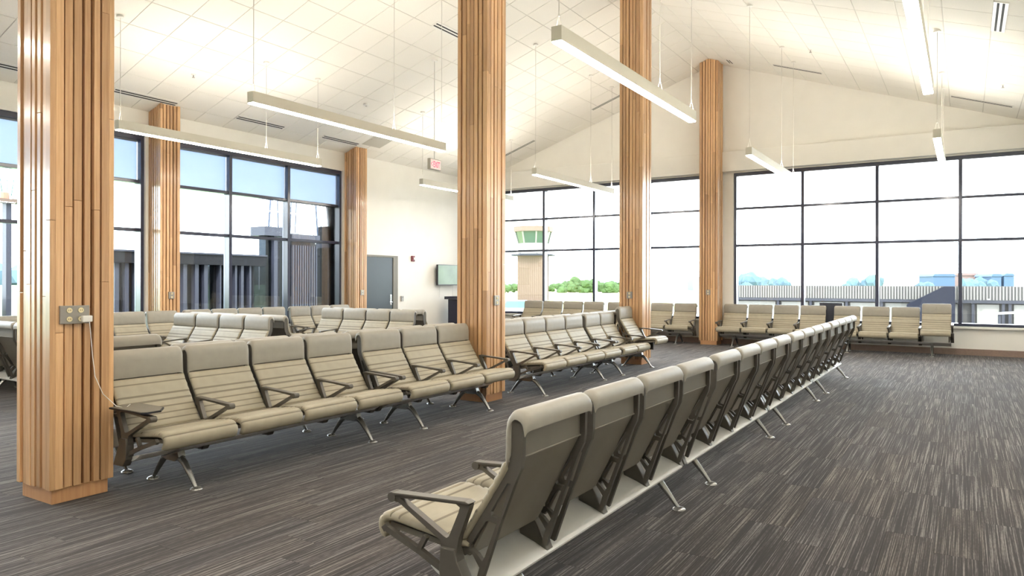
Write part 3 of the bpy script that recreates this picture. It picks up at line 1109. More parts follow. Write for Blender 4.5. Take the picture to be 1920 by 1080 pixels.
# ------------------------------------------------------------------ pendant lights
def pendant(x, y0, y1, label, lamp=True):
    t = thing('pendant_light', label, 'pendant light', (x, y0, 0), group='long white pendant lights hung from the sloped ceiling')
    L = y1 - y0
    z0, z1, h = 3.655, 3.80, .052
    b = MB()
    b.box(-h, h, 0, L, z0 + .012, z1 - .03, 'pendant_metal')
    b.box(-h, -h + .006, 0, L, z1 - .03, z1, 'pendant_metal'); b.box(h - .006, h, 0, L, z1 - .03, z1, 'pendant_metal')
    b.box(-h + .006, h - .006, 0, .006, z1 - .03, z1, 'pendant_metal'); b.box(-h + .006, h - .006, L - .006, L, z1 - .03, z1, 'pendant_metal')
    obj('housing', b.mesh('housing', 'pendant_metal'), t)
    b = MB(); b.box(-h + .006, h - .006, .006, L - .006, z0, z0 + .0115, 'pendant_glow')
    obj('diffuser', b.mesh('diffuser', 'pendant_glow'), t)
    b = MB(); b.box(-h + .012, h - .012, .05, L - .05, z1 - .029, z1 - .02, 'pendant_up_glow')
    obj('top_diffuser', b.mesh('top_diffuser', 'pendant_up_glow'), t)
    for yy in (.05, L * .68, L - .05):
        b = MB()
        zt = zc(x) - .004
        b.tube([(0, yy, z1 + .12), (0, yy, zt)], .0045, 6, 'cable')
        for s in (-1, 1):
            b.tube([(s * .03, yy, z1), (s * .004, yy, z1 + .125)], .003, 6, 'white_plastic')
        b.cyl((0, yy, z1 + .10), .008, .05, 8, 'white_plastic')
        b.cyl((0, yy, zt - .03), .05, .025, 14, 'white_plastic')
        obj('hanger', b.mesh('hanger', 'cable'), t)
    return t


YS = ((5.66, 9.46), (12.42, 16.2), (-1.10, 2.70))
PN = {-10.2: ('pendant light nearest the blue-shaded left windows, on the near side', 'pendant light nearest the left wall, hung below the exit sign beyond'),
      -7.3: ('big pendant light left of centre with its near end beside the hanging cord', 'far pendant light between the second and third wood columns'),
      -3.1: ('biggest pendant light crossing in front of the third wood column', 'far pendant light right of the end column before the gable windows'),
      -.36: ('bright pendant light running out of the top of the picture at right', 'small far pendant light in the right part before the gable window')}
for x, labs in PN.items():
    for (a, c), lab in zip(YS, labs + ('unseen pendant light behind the camera, %s' % {-10.2: 'nearest the left windows', -7.3: 'left of the ridge', -3.1: 'right of the ridge', -.36: 'nearest the right wall'}[x],)):
        pendant(x, a, c, lab)


# ------------------------------------------------------------------ ceiling fittings
def diffuser(x, y, along, length, label):
    side = -1 if x < XRIDGE else 1
    t = bpy.data.objects.new('slot_diffuser', None)
    M = slope_matrix(x, y, side)
    t.matrix_world = M
    link(t)
    tag(t, label, 'air vent', 'slot diffusers in the ceiling')
    w, h = (.085, length / 2)
    b = MB()
    R = Matrix.Identity(4) if along == 'y' else Matrix.Rotation(PI / 2, 4, 'Z')
    b.box(-w, w, -h, h, -.010, -.0005, 'white_plastic', R)
    obj('frame', b.mesh('frame', 'white_plastic', bevel=.002, seg=1), t)
    for s in (-.031, .031):
        b = MB()
        b.box(s - .014, s + .014, -h + .02, h - .02, -.0125, -.0095, 'slot_dark', R)
        obj('slot', b.mesh('slot', 'slot_dark'), t)


for x, y, al, ln, lab in (
        (-12.0, 4.85, 'y', 1.1, 'slot vent over the left windows at the left edge of the picture'),
        (-11.98, 7.16, 'y', 1.15, 'slot vent over the left windows just right of the nearest wood column'),
        (-11.95, 9.53, 'y', 1.15, 'slot vent over the middle bay of the three-bay left window'),
        (-11.94, 11.70, 'y', 1.1, 'slot vent near the half column by the door'),
        (-7.94, 10.62, 'y', 1.2, 'slot vent beside the upper part of the second wood column'),
        (-7.75, 16.88, 'x', .95, 'slot vent at the gable, left of the third wood column'),
        (-10.45, 16.93, 'x', 1.1, 'slot vent at the gable, right beside the second wood column'),
        (-3.15, 16.81, 'x', 1.1, 'slot vent at the gable just right of the ridge'),
        (.26, 16.81, 'x', 1.1, 'slot vent at the gable near the right edge of the picture'),
        (-4.76, 17.28, 'y', .34, 'short slot vent by the top of the end column'),
        (.38, 11.52, 'y', 1.22, 'slot vent with two dark slots in the upper right corner')):
    diffuser(x, y, al, ln, lab)


def sprinkler(x, y, label):
    z = zc(x)
    t = thing('sprinkler', label, 'sprinkler', (x, y, z), group='small sprinkler heads in the ceiling')
    b = MB(); b.cyl((0, 0, -.012), .038, .012, 14, 'white_plastic'); obj('escutcheon', b.mesh('escutcheon'), t)
    b = MB()
    b.cyl((0, 0, -.05), .009, .04, 8, 'plate_grey')
    b.cyl((0, 0, -.056), .024, .005, 12, 'plate_grey')
    obj('deflector', b.mesh('deflector'), t)


sprinkler(-11.05, 7.43, 'small sprinkler head above the first left pendant light')
sprinkler(-7.35, 10.05, 'small sprinkler head right of the second wood column near its top')
sprinkler(-2.55, 14.9, 'small sprinkler head above the slot vent right of the ridge')
sprinkler(.55, 15.2, 'small sprinkler head near the right edge above the slot vent')
t = thing('smoke_detector', 'small round smoke detector above the middle pendant light', 'detector', (-10.5, 11.0, zc(-10.5)))
b = MB(); b.tube([(0, 0, 0), (0, 0, -.03), (0, 0, -.045)], [.06, .058, .04], 18, 'white_plastic'); obj('body', b.mesh('body', smooth=True), t)
b = MB(); b.cyl((0, 0, -.05), .02, .006, 12, 'plate_grey'); obj('sensor', b.mesh('sensor'), t)
t = bpy.data.objects.new('access_panel', None)
t.matrix_world = slope_matrix(-11.62, 12.62, -1); link(t)
tag(t, 'grey square access panel in the ceiling near the half column by the door', 'panel')
b = MB(); b.box(-.29, .29, -.30, .30, -.006, -.0005, 'panel_grey'); obj('panel', b.mesh('panel', 'panel_grey', bevel=.002), t)
b = MB(); b.box(-.02, .02, -.27, -.255, -.010, -.006, 'plate_grey'); obj('latch', b.mesh('latch'), t)

# exit sign hung from the ceiling, its face to the right
t = thing('exit_sign', 'hanging grey exit sign with red letters and a left chevron', 'sign', (-8.70, 10.99, 0))
b = MB(); b.box(-.035, .035, -.17, .17, 3.675, 3.885, 'exit_case'); obj('case', b.mesh('case', 'exit_case', bevel=.006), t)
b = MB(); b.box(.035, .037, -.155, .155, 3.69, 3.87, 'exit_face'); obj('face', b.mesh('face', 'exit_face'), t)
cu = bpy.data.curves.new('exit_lettering', 'FONT')
cu.body = 'EXIT'; cu.size = .165; cu.extrude = .001; cu.align_x = 'CENTER'; cu.offset = .003
cu.materials.append(MATS['exit_red'])
tmp = bpy.data.objects.new('lettering_outline', cu)
let_me = bpy.data.meshes.new_from_object(tmp)
bpy.data.objects.remove(tmp)
let_me.name = 'lettering'
let_me.materials.clear(); let_me.materials.append(MATS['exit_red'])
obj('lettering', let_me, t, (.0385, .022, 3.722), (PI / 2, 0, PI / 2), (.62, 1.0, 1))
b = MB(); b.prism([(-.145, 3.78), (-.105, 3.825), (-.095, 3.815), (-.127, 3.78), (-.095, 3.745), (-.105, 3.735)], 'x', .037, .039, 'exit_red')
obj('chevron', b.mesh('chevron', 'exit_red'), t)
b = MB(); b.tube([(0, 0, 3.885), (0, 0, zc(-8.70) - .004)], .008, 8, 'cable'); obj('stem', b.mesh('stem'), t)
b = MB(); b.cyl((0, 0, zc(-8.70) - .035), .06, .03, 16, 'white_plastic'); obj('canopy', b.mesh('canopy'), t)

# ------------------------------------------------------------------ door, wall devices, screen, lectern
door = thing('door_1', 'dark slate door in a taupe steel frame on the left wall', 'door', (XL, 13.53, 0))
door['kind'] = 'structure'
b = MB()
b.box(0, .035, -.60, -.55, 0, 2.13, 'door_frame'); b.box(0, .035, .55 - .13, .60, 0, 2.13, 'door_frame'); b.box(0, .035, -.60, .60, 2.13, 2.18, 'door_frame')
obj('door_frame', b.mesh('door_frame', 'door_frame', bevel=.003), door)
b = MB(); b.box(.002, .018, -.548, .418, .008, 2.128, 'door_slate'); dl = obj('door_leaf', b.mesh('door_leaf', 'door_slate', bevel=.002), door)
b = MB()
b.box(.018, .026, .315, .375, .92, 1.19, 'chrome')
b.tube([(.026, .345, 1.0), (.075, .345, 1.0), (.075, .24, 1.0)], .011, 8, 'chrome')
b.cyl((.026, .345, .95), .016, .01, 10, 'chrome', 'x')
for k in range(3): b.box(.026, .028, .328, .362, 1.08 + k * .028, 1.095 + k * .028, 'slot_dark')
obj('lock_handle', b.mesh('lock_handle', 'chrome', bevel=.002), dl)

t = thing('fire_alarm', 'small dark red fire alarm strobe on the white wall right of the door', 'alarm', (XL, 14.74, 2.13))
b = MB(); b.box(0, .045, -.055, .055, -.075, .075, 'alarm_red'); obj('housing', b.mesh('housing', 'alarm_red', bevel=.008), t)
b = MB(); b.box(.045, .06, -.01, .03, -.03, .03, 'white_plastic'); obj('strobe_lens', b.mesh('strobe_lens', bevel=.004), t)
t = thing('card_reader', 'small grey card reader on the white wall beside the door frame', 'card reader', (XL, 14.32, 1.08))
b = MB(); b.box(0, .03, -.045, .045, -.07, .07, 'plate_grey'); obj('housing', b.mesh('housing', 'plate_grey', bevel=.006), t)
b = MB(); b.box(.03, .032, -.02, .02, .03, .042, 'slot_dark'); obj('indicator', b.mesh('indicator', 'slot_dark'), t)

t = thing('wall_screen', 'flat wall screen partly hidden by the second wood column', 'screen', (XL, 16.13, 1.71))
b = MB(); b.box(.10, .15, -.49, .49, -.285, .285, 'black_plastic'); obj('bezel', b.mesh('bezel', 'black_plastic', bevel=.004), t)
b = MB(); b.box(.1505, .152, -.475, .475, -.262, .270, 'screen'); obj('display', b.mesh('display', 'screen'), t)
b = MB(); b.box(0, .10, -.12, .12, -.12, .12, 'black_plastic'); obj('wall_mount', b.mesh('wall_mount', 'black_plastic'), t)
for y_, z_ in ((-.26, -.62), (.34, -.60)):
    b = MB(); b.tube([(.05, y_, -.285), (.03, y_ + .01, -.42), (.012, y_ + .02, z_)], .006, 6, 'white_plastic'); obj('cable', b.mesh('cable'), t)

t = thing('lectern', 'black lectern with an overhanging top below the wall screen', 'lectern', (-11.85, 16.25, 0))
b = MB(); b.prism([(-.26, 1.04), (-.26, 1.12), (.30, 1.12), (.30, 1.06)], 'y', -.50, .50, 'navy_black'); obj('top', b.mesh('top', 'navy_black', bevel=.004), t)
b = MB(); b.box(-.20, .20, -.41, .41, .06, 1.04, 'navy_black'); obj('body', b.mesh('body', 'navy_black', bevel=.004), t)
b = MB(); b.box(.20, .215, -.39, .39, .88, 1.03, 'lectern_panel'); obj('front_panel', b.mesh('front_panel', 'lectern_panel'), t)
b = MB(); b.box(-.24, .24, -.44, .44, 0, .06, 'navy_black'); obj('base', b.mesh('base', 'navy_black', bevel=.004), t)

t = thing('equipment_box', 'dark slate box behind the gable benches where two of them meet', 'box', (-2.60, 17.855, SILL))
b = MB(); b.box(-.24, .24, -.04, .04, 0, .44, 'dark_box'); obj('body', b.mesh('body', 'dark_box', bevel=.006), t)
b = MB(); b.box(-.245, .245, -.043, .043, .44, .455, 'dark_box'); obj('lid', b.mesh('lid', 'dark_box', bevel=.004), t)

# charger plugged into the first column, cord hanging down to the tray
t = thing('charger', 'white phone charger and cord plugged into the nearest wood column', 'charger', (-5.155, 2.64, 1.245))
b = MB(); b.box(0.014, .05, -.035, .03, -.022, .022, 'white_plastic'); obj('plug', b.mesh('plug', bevel=.006), t)
b = MB()
b.tube([(.045, .01, -.02), (.05, .015, -.10), (.045, .03, -.25), (.04, .05, -.40), (.05, .10, -.53), (.09, .17, -.62), (.12, .22, -.64), (.13, .25, -.615)], .0026, 6, 'white_plastic')
obj('cord', b.mesh('cord', smooth=True), t)

# ------------------------------------------------------------------ outdoors, ground 3.4 m below the waiting room
GZ = -3.4
b = MB(); b.box(-700, 700, 18.6, 1500, GZ - .4, GZ - .02, 'grass'); b.box(-700, -13.2, -300, 18.6, GZ - .4, GZ - .02, 'lawn')
tag(obj('grass_field', b.mesh('grass_field', 'grass')), 'airfield grass stretching to the tree line outside', 'ground', kind='structure')
b = MB(); b.box(-45, 120, 19.0, 150, GZ - .02, GZ, 'concrete'); b.box(-90, -45, 19, 120, GZ - .02, GZ, 'concrete')
tag(obj('apron', b.mesh('apron', 'concrete')), 'pale concrete apron between the terminal and the hangars', 'ground', kind='structure')
# building mass under the waiting room
b = MB(); b.box(XL - .3, XRT + .2, YB - .2, YG + .32, GZ, -.31, 'clad_dark')
tag(obj('wall_below', b.mesh('lower_storey', 'clad_dark')), 'storey below the waiting room', 'wall', kind='structure')

# control tower
t = thing('control_tower', 'airport control tower with tan shaft seen through the gable window', 'tower', (-101.6, 172.5, GZ), (0, 0, .30))
b = MB(); b.box(-3.6, 3.6, -3.6, 3.6, 0, 12.3, 'tower_clad')
sh = obj('shaft', b.mesh('shaft', 'tower_clad'), t)
b = MB()
for k in range(14): b.box(-3.6 + k * .53, -3.56 + k * .53, -3.66, -3.6, 0, 12.3, 'tower_clad'); b.box(3.6, 3.66, -3.6 + k * .53, -3.56 + k * .53, 0, 12.3, 'tower_clad')
tag(obj('standing_seams', b.mesh('standing_seams', 'tower_clad'), sh), kind='stuff')


def ngon(r, n=8, ph=PI / 8): return [(r * math.cos(ph + 2 * PI * i / n), r * math.sin(ph + 2 * PI * i / n)) for i in range(n)]


def frustum(b, r0_, r1_, z0, z1, m, n=8):
    p0, p1 = ngon(r0_, n), ngon(r1_, n)
    vs = [(x_, y_, z0) for x_, y_ in p0] + [(x_, y_, z1) for x_, y_ in p1]
    b.add(vs, [tuple(range(n - 1, -1, -1)), tuple(range(n, 2 * n))] + [(i, (i + 1) % n, (i + 1) % n + n, i + n) for i in range(n)], m)


b = MB(); frustum(b, 6.2, 6.2, 12.3, 12.75, 'tower_dark'); obj('balcony', b.mesh('balcony'), t)
b = MB(); frustum(b, 4.3, 4.3, 12.75, 15.8, 'tower_white'); obj('cab_base', b.mesh('cab_base'), t)
b = MB(); frustum(b, 4.2, 5.0, 15.8, 19.0, 'tower_glass'); cab = obj('cab_glazing', b.mesh('cab_glazing'), t)
for i in range(8):
    p0, p1 = ngon(4.24)[i], ngon(5.05)[i]
    b = MB(); b.tube([(p0[0], p0[1], 15.8), (p1[0], p1[1], 19.0)], .22, 6, 'tower_white'); obj('mullion', b.mesh('mullion'), cab)
b = MB(); frustum(b, 5.6, 5.5, 19.0, 20.4, 'tower_clad'); obj('roof', b.mesh('roof'), t)
b = MB()
for i in range(8):
    a_, c_ = ngon(6.1)[i], ngon(6.1)[(i + 1) % 8]
    b.tube([(a_[0], a_[1], 13.7), (c_[0], c_[1], 13.7)], .06, 5, 'tower_dark'); b.tube([(a_[0], a_[1], 12.7), (a_[0], a_[1], 13.7)], .06, 5, 'tower_dark')
obj('railing', b.mesh('railing', 'tower_dark'), t)
b = MB(); b.tube([(1, 0, 20.4), (1, 0, 22.2)], .08, 5, 'mast_white'); b.tube([(-2, 1, 20.4), (-2, 1, 21.6)], .08, 5, 'mast_white'); obj('antenna', b.mesh('antenna'), t)


def tree(x, y, h, label, m='leaf', seed=0, w=None, group=None):
    rnd = random.Random(seed)
    t = thing('tree', label, 'tree', (x, y, GZ), group=group)
    w = w or h * .5
    b = MB(); b.tube([(0, 0, 0), (0, 0, h * .5)], [w * .08, w * .05], 6, 'base_brown'); obj('trunk', b.mesh('trunk'), t)
    bm = bmesh.new()
    for k in range(9):
        r = w * rnd.uniform(.32, .6)
        p = Vector((rnd.uniform(-1, 1) * w * .6, rnd.uniform(-.6, .6) * w * .6, h * rnd.uniform(.18, .78)))
        g = bmesh.ops.create_icosphere(bm, subdivisions=2, radius=r, matrix=Matrix.Translation(p))
        for v in g['verts']:
            v.co += (v.co - p) * rnd.uniform(-.18, .2)
    me = bpy.data.meshes.new('crown'); bm.to_mesh(me); bm.free(); me.materials.append(MATS[m])
    obj('crown', me, t)


def ray_at(px, d):
    """ground direction through a picture column at depth d (used once to lay out the far planting)"""
    v = rr * ((px - 960) / 1350.0) + fw
    return v.x * d, v.y * d


far_trees = [(948, 360, 9, 9), (962, 365, 8, 8), (1036, 380, 8, 8), (1052, 372, 9, 9), (1066, 365, 11, 11), (1079, 360, 15, 13), (1094, 368, 12, 12),
             (1106, 362, 13, 12), (1122, 370, 12, 11), (1133, 366, 11, 11), (1147, 360, 11, 10), (1160, 364, 11, 10), (930, 370, 9, 9)]
tl = ['pale green tree right beside the second wood column', 'low pale tree just left of the tower shaft', 'low green tree just right of the tower shaft',
      'small green tree behind the tower, second to its right', 'green tree left of the tallest one on the tree line', 'tallest green tree on the line between the tower and the mullion',
      'green tree right of the tallest one on the tree line', 'green tree just left of the dark mullion', 'green tree just right of the dark mullion',
      'green tree second right of the dark mullion', 'green tree left of the third wood column', 'green tree cut by the third wood column', 'green tree hidden behind the second wood column']
for i, ((px, d, h, w), lb) in enumerate(zip(far_trees, tl)):
    d = d + (i % 3) * 16 - 16
    x_, y_ = ray_at(px, d)
    tree(x_, y_, h * .50, lb, 'leaf', 100 + i, w * .36, 'trees on the far edge of the airfield')
for i, (px, d, h, w, lb) in enumerate(((1395, 190, 5.6, 7, 'bluish tree above the hangar roof, leftmost by the window frame'), (1413, 195, 7.4, 9, 'big bluish tree above the hangar roof near the left window frame'),
                                       (1430, 200, 6.0, 7, 'small bluish tree above the hangar roof right of the big one'), (1460, 205, 5.6, 8, 'low bluish tree above the hangar roof before the first mullion'),
                                       (1614, 190, 7.0, 10, 'round bluish tree above the hangar roof left of the second mullion'), (1625, 200, 6.2, 8, 'bluish tree right behind the round one by the second mullion'),
                                       (1725, 200, 5.6, 8, 'low bluish tree above the hangar left of the dark wedge'), (1828, 210, 7.0, 9, 'green tree above the hangar right of the third mullion'), (1842, 215, 6.6, 9, 'green tree above the hangar beside the blue block'))):
    x_, y_ = ray_at(px, d)
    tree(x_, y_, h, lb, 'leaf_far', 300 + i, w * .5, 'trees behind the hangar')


def ridge(px0, px1, d, hs, label):
    """distant hill ridge with thickness"""
    b = MB()
    n = len(hs)
    P = [ray_at(px0 + (px1 - px0) * i / (n - 1), d) for i in range(n)]
    Q = [ray_at(px0 + (px1 - px0) * i / (n - 1), d * 1.25) for i in range(n)]
    vs = [(p[0], p[1], GZ) for p in P] + [((p[0] + q[0]) / 2, (p[1] + q[1]) / 2, GZ + h) for p, q, h in zip(P, Q, hs)] + [(q[0], q[1], GZ) for q in Q]
    fs = [(i, i + 1, n + i + 1, n + i) for i in range(n - 1)] + [(n + i, n + i + 1, 2 * n + i + 1, 2 * n + i) for i in range(n - 1)]
    fs += [(0, n, 2 * n), (n - 1, 3 * n - 1, 2 * n - 1), tuple(range(n)) + tuple(range(3 * n - 1, 2 * n - 1, -1))]
    b.add(vs, fs, 'hill')
    tag(obj('hill', b.mesh('hill', 'hill', smooth=True, auto=80)), label, 'hill')


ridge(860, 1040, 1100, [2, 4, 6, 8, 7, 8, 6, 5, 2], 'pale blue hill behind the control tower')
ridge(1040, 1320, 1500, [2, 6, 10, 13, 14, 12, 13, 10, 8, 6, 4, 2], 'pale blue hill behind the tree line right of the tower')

# hangar row across the apron
HYF = 96.0
t = thing('hangar', 'long low hangar with ribbed fascia and white doors across the apron', 'building', (0, HYF, GZ))
X0, X1 = -26.5, 24.0
b = MB(); b.box(X0, X1, .3, 14, 0, 4.55, 'rib_metal'); obj('body', b.mesh('body', 'rib_metal'), t)
b = MB(); b.box(X0 - .3, X1 + .3, -.3, .28, 3.05, 4.62, 'rib_metal'); fas = obj('fascia', b.mesh('fascia', 'rib_metal'), t)
b = MB()
k = X0
while k < X1:
    b.box(k, k + .11, -.42, -.3, 3.08, 4.58, 'door_white'); k += .30
tag(obj('fascia_ribs', b.mesh('fascia_ribs', 'door_white'), fas), kind='stuff')
b = MB(); b.box(X0 - .3, X1 + .3, -.45, .0, 2.72, 3.05, 'gutter_dark'); obj('gutter', b.mesh('gutter', 'gutter_dark'), t)
posts = [-26.3, -20.2, -16.3, -12.2, -8.4, -4.4, -.35, .75, 3.55, 4.15, 7.6, 8.0, 13, 18, 23.5]
for a_, c_ in zip(posts[:-1], posts[1:]):
    if c_ - a_ > 1.5:
        b = MB(); b.box(a_ + .35, c_ - .35, .1, .3, .05, 2.6, 'door_white'); obj('hangar_door', b.mesh('hangar_door', 'door_white', bevel=.03, seg=1), t)
for p in posts:
    b = MB(); b.box(p - .14, p + .14, -.3, .3, 0, 2.72, 'gutter_dark'); obj('post', b.mesh('post', 'gutter_dark'), t)
for p in (2.2, 6.2, 10.1):
    b = MB(); b.tube([(p, -.3, 3.1), (p, -.8, 3.2)], .05, 6, 'mast_white'); b.cyl((p, -.85, 3.1), .14, .12, 10, 'mast_white'); obj('flood_lamp', b.mesh('flood_lamp'), t)

t = thing('dark_wedge', 'dark wedge-shaped block in front of the hangar', 'building', (-2.4, HYF - 2.2, GZ))  # dark wedge shape built as a solid block before the hangar
b = MB(); b.prism([(-3.2, 0), (1.45, 0), (1.45, 4.6), (.4, 4.6), (-3.2, 2.55)], 'y', -1.2, 1.6, 'wedge_dark'); obj('body', b.mesh('body', 'wedge_dark', bevel=.04, seg=1), t)
b = MB(); b.tube([(-.3, -1.25, 2.45), (-.3, -1.5, 2.5)], .07, 6, 'mast_white'); b.cyl((-.3, -1.55, 2.4), .16, .16, 10, 'mast_white'); obj('wall_lamp', b.mesh('wall_lamp'), t)

t = thing('canopy_shelter', 'small outdoor shelter with a pale roof before the hangar at the right edge', 'shelter', (3.9, 78.0, GZ))
b = MB(); b.prism([(-1.5, 2.15), (1.5, 2.4), (1.5, 2.55), (-1.5, 2.3)], 'y', -1, 1, 'tower_white'); obj('roof', b.mesh('roof'), t)
for sx in (-1.3, 1.3):
    for sy in (-.8, .8):
        b = MB(); b.box(sx - .08, sx + .08, sy - .08, sy + .08, 0, 2.2 + .1 * (sx > 0), 'gutter_dark'); obj('post', b.mesh('post'), t)
b = MB(); b.box(-1.0, 1.0, -.3, .3, .42, .5, 'tower_white'); b.box(-.9, -.8, -.25, .25, 0, .42, 'gutter_dark'); b.box(.8, .9, -.25, .25, 0, .42, 'gutter_dark'); obj('seat', b.mesh('seat'), t)

for i, (px, d, w, h, m, lb) in enumerate(((1770, 230, 7, 7.2, 'far_blue', 'long blue roof above the hangar left of the third mullion'), (1812, 240, 8, 7.6, 'far_red', 'pale red roof above the hangar right of the third mullion'),
                                          (1868, 230, 3.2, 7.2, 'far_blue', 'left one of two blue blocks above the hangar roof'), (1892, 230, 3.2, 7.4, 'far_blue', 'right one of two blue blocks above the hangar roof'))):
    x_, y_ = ray_at(px, d)
    t = thing('far_building', lb, 'building', (x_, y_, GZ), (0, 0, YAW))
    b = MB(); b.box(-w / 2, w / 2, 0, 8, 0, h, m); obj('walls', b.mesh('walls', m), t)
    b = MB(); b.prism([(-w / 2 - .3, h), (w / 2 + .3, h), (w / 2 - .5, h + .8), (-w / 2 + .5, h + .8)], 'y', -.3, 8.3, m); obj('roof', b.mesh('roof', m), t)

x_, y_ = ray_at(968, 104)
t = thing('shuttle_van', 'white airport van with a teal windscreen seen over the benches by the second column', 'van', (x_, y_, GZ), (0, 0, YAW))
b = MB(); b.prism([(-2.2, .35), (2.2, .35), (2.2, 1.25), (1.6, 2.35), (-1.6, 2.35), (-2.2, 1.25)], 'y', 0, 2, 'door_white'); obj('body', b.mesh('body', 'door_white', bevel=.08), t)
b = MB(); b.prism([(-1.85, 1.3), (1.85, 1.3), (1.4, 2.2), (-1.4, 2.2)], 'y', -.04, .02, 'teal_glass'); obj('windscreen', b.mesh('windscreen', 'teal_glass'), t)
b = MB(); b.box(-2.1, 2.1, -.08, .3, .3, .62, 'gutter_dark'); obj('bumper', b.mesh('bumper', 'gutter_dark', bevel=.03), t)
for sx in (-1.7, 1.7):
    b = MB(); b.cyl((sx - .14, .6, .36), .36, .28, 14, 'black_plastic', 'x'); obj('wheel', b.mesh('wheel'), t)
for sx in (-1.75, 1.75):
    b = MB(); b.box(sx - .22, sx + .22, -.05, .02, .78, 1.0, 'mast_white'); obj('headlamp', b.mesh('headlamp'), t)
x_, y_ = ray_at(1304, 150)
t = thing('hangar_block', 'pale blue building just left of the end wood column', 'building', (x_, y_, GZ), (0, 0, YAW))
b = MB(); b.box(-2.6, 4, 0, 6, 0, 3.4, 'hill'); obj('walls', b.mesh('walls', 'hill'), t)
b = MB(); b.box(-.2, 4, 1, 6, 3.4, 6.2, 'hill'); obj('upper_walls', b.mesh('upper_walls', 'hill'), t)

# --- dark wing of the building outside the left windows: fins, posts, glazing, flat roof
t = thing('neighbour_wing', 'dark finned wing of the building outside the left windows', 'building', (-16.6, 0, GZ))
ZT = lambda y: 5.45
b = MB(); b.box(-.2, .3, 8.9, 13.19, 5.34, 5.60, 'clad_dark'); b.box(-.2, .34, 8.9, 13.19, 5.60, 5.64, 'clad_blue'); obj('roof_edge', b.mesh('roof_edge', 'clad_blue'), t)
b = MB(); b.box(-.2, .3, 8.9, 13.19, 2.2, 2.6, 'clad_dark'); obj('floor_edge', b.mesh('floor_edge', 'clad_dark'), t)
k_ = 16.6 / 16.0
fins = [(8.72, 8.82, 1), (8.86, 8.95, 0), (8.95, 9.04, 1), (9.08, 9.18, 0), (9.18, 9.24, 1), (9.34, 9.40, 1), (9.44, 9.58, 0), (10.36, 10.46, 1), (10.46, 10.67, 0),
        (10.67, 10.77, 1), (10.79, 10.92, 0), (10.92, 11.02, 1), (11.04, 11.12, 0), (11.30, 11.36, 0), (11.36, 11.40, 1), (11.56, 11.80, 0), (11.80, 11.86, 1), (11.98, 12.06, 1), (12.10, 12.2, 0), (12.24, 12.3, 1), (12.44, 12.5, 0)]
for a_, c_, q in fins:
    b = MB(); b.box(-.12 if q == 0 else -.05, .06 if q == 0 else .22, a_ * k_, c_ * k_, 2.6, 5.4, 'clad_blue' if q else 'clad_dark'); obj('fin', b.mesh('fin'), t)
b = MB(); b.box(-.02, 0.0, 8.7 * k_, 13.18, 2.6, 5.4, 'fin_glass'); obj('glazing', b.mesh('glazing', 'fin_glass'), t)
t = thing('ribbed_block', 'dark block with vertical ribs outside the third bay of the left window', 'building', (-16.6, 0, GZ))
b = MB(); b.box(-.5, .0, 13.75 * k_, 14.68 * k_, 0, 6.15, 'clad_dark'); obj('body', b.mesh('body', 'clad_dark'), t)
for i in range(11):
    y_ = (13.78 + i * .084) * k_
    b = MB(); b.box(0, .10, y_, y_ + .042, .2, 5.98, 'clad_blue'); obj('rib', b.mesh('rib', 'clad_blue'), t)
b = MB(); b.box(-.55, .15, 13.70 * k_, 14.72 * k_, 6.15, 6.30, 'clad_blue'); obj('coping', b.mesh('coping', 'clad_blue'), t)
t = thing('glazed_block', 'grey-blue glazed block outside the second bay of the left window', 'building', (-16.6, 0, GZ))
b = MB(); b.box(-.06, -.02, 12.74 * k_, 13.15 * k_, 2.2, 6.2, 'fin_glass'); obj('glazing', b.mesh('glazing', 'fin_glass'), t)
b = MB(); b.box(-.2, .1, 13.12 * k_, 13.24 * k_, 0, 6.2, 'clad_blue'); obj('post', b.mesh('post', 'clad_blue'), t)
b = MB(); b.box(-.2, .1, 13.24 * k_, 13.3 * k_, 0, 6.15, 'clad_dark'); b.box(-.2, .1, 13.46 * k_, 13.54 * k_, 0, 6.15, 'clad_dark'); obj('panel', b.mesh('panel', 'clad_dark'), t)
b = MB(); b.box(-.4, .2, 12.73 * k_, 13.55 * k_, 6.2, 6.45, 'clad_blue'); obj('roof_edge', b.mesh('roof_edge', 'clad_blue'), t)
t = thing('end_pier', 'dark pier outside the far end of the left window', 'building', (-16.6, 0, GZ))
b = MB(); b.box(-.4, .1, 15.06 * k_, 15.6 * k_, 0, 6.0, 'clad_dark'); b.box(-.4, .1, 15.14 * k_, 15.6 * k_, 6.0, 6.62, 'clad_dark'); obj('body', b.mesh('body', 'clad_dark'), t)
b = MB(); b.box(-.45, .15, 15.04 * k_, 15.62 * k_, 5.95, 6.08, 'clad_blue'); obj('cap', b.mesh('cap', 'clad_blue'), t)


b = MB(); b.prism([(-48, GZ), (-27, GZ), (-29, -.5), (-33, .4), (-44, 1.3), (-48, 1.3)], 'y', 6, 46, 'lawn')
tag(obj('grass_bank', b.mesh('grass_bank', 'lawn')), 'green grass bank seen between the dark fins outside the left windows', 'ground', kind='structure')
t = thing('hedge', 'dull blue-green hedge on top of the grass bank outside the left windows', 'hedge', (-46.5, 26, 1.3))
rnd_ = random.Random(5)
bm_ = bmesh.new()
for k in range(60):
    p_ = Vector((rnd_.uniform(-.8, .8), -19 + k * .65, rnd_.uniform(.1, .55)))
    bmesh.ops.create_icosphere(bm_, subdivisions=1, radius=rnd_.uniform(.8, 1.25), matrix=Matrix.Translation(p_))
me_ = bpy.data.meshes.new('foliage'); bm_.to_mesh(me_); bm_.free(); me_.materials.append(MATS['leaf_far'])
obj('foliage', me_, t)


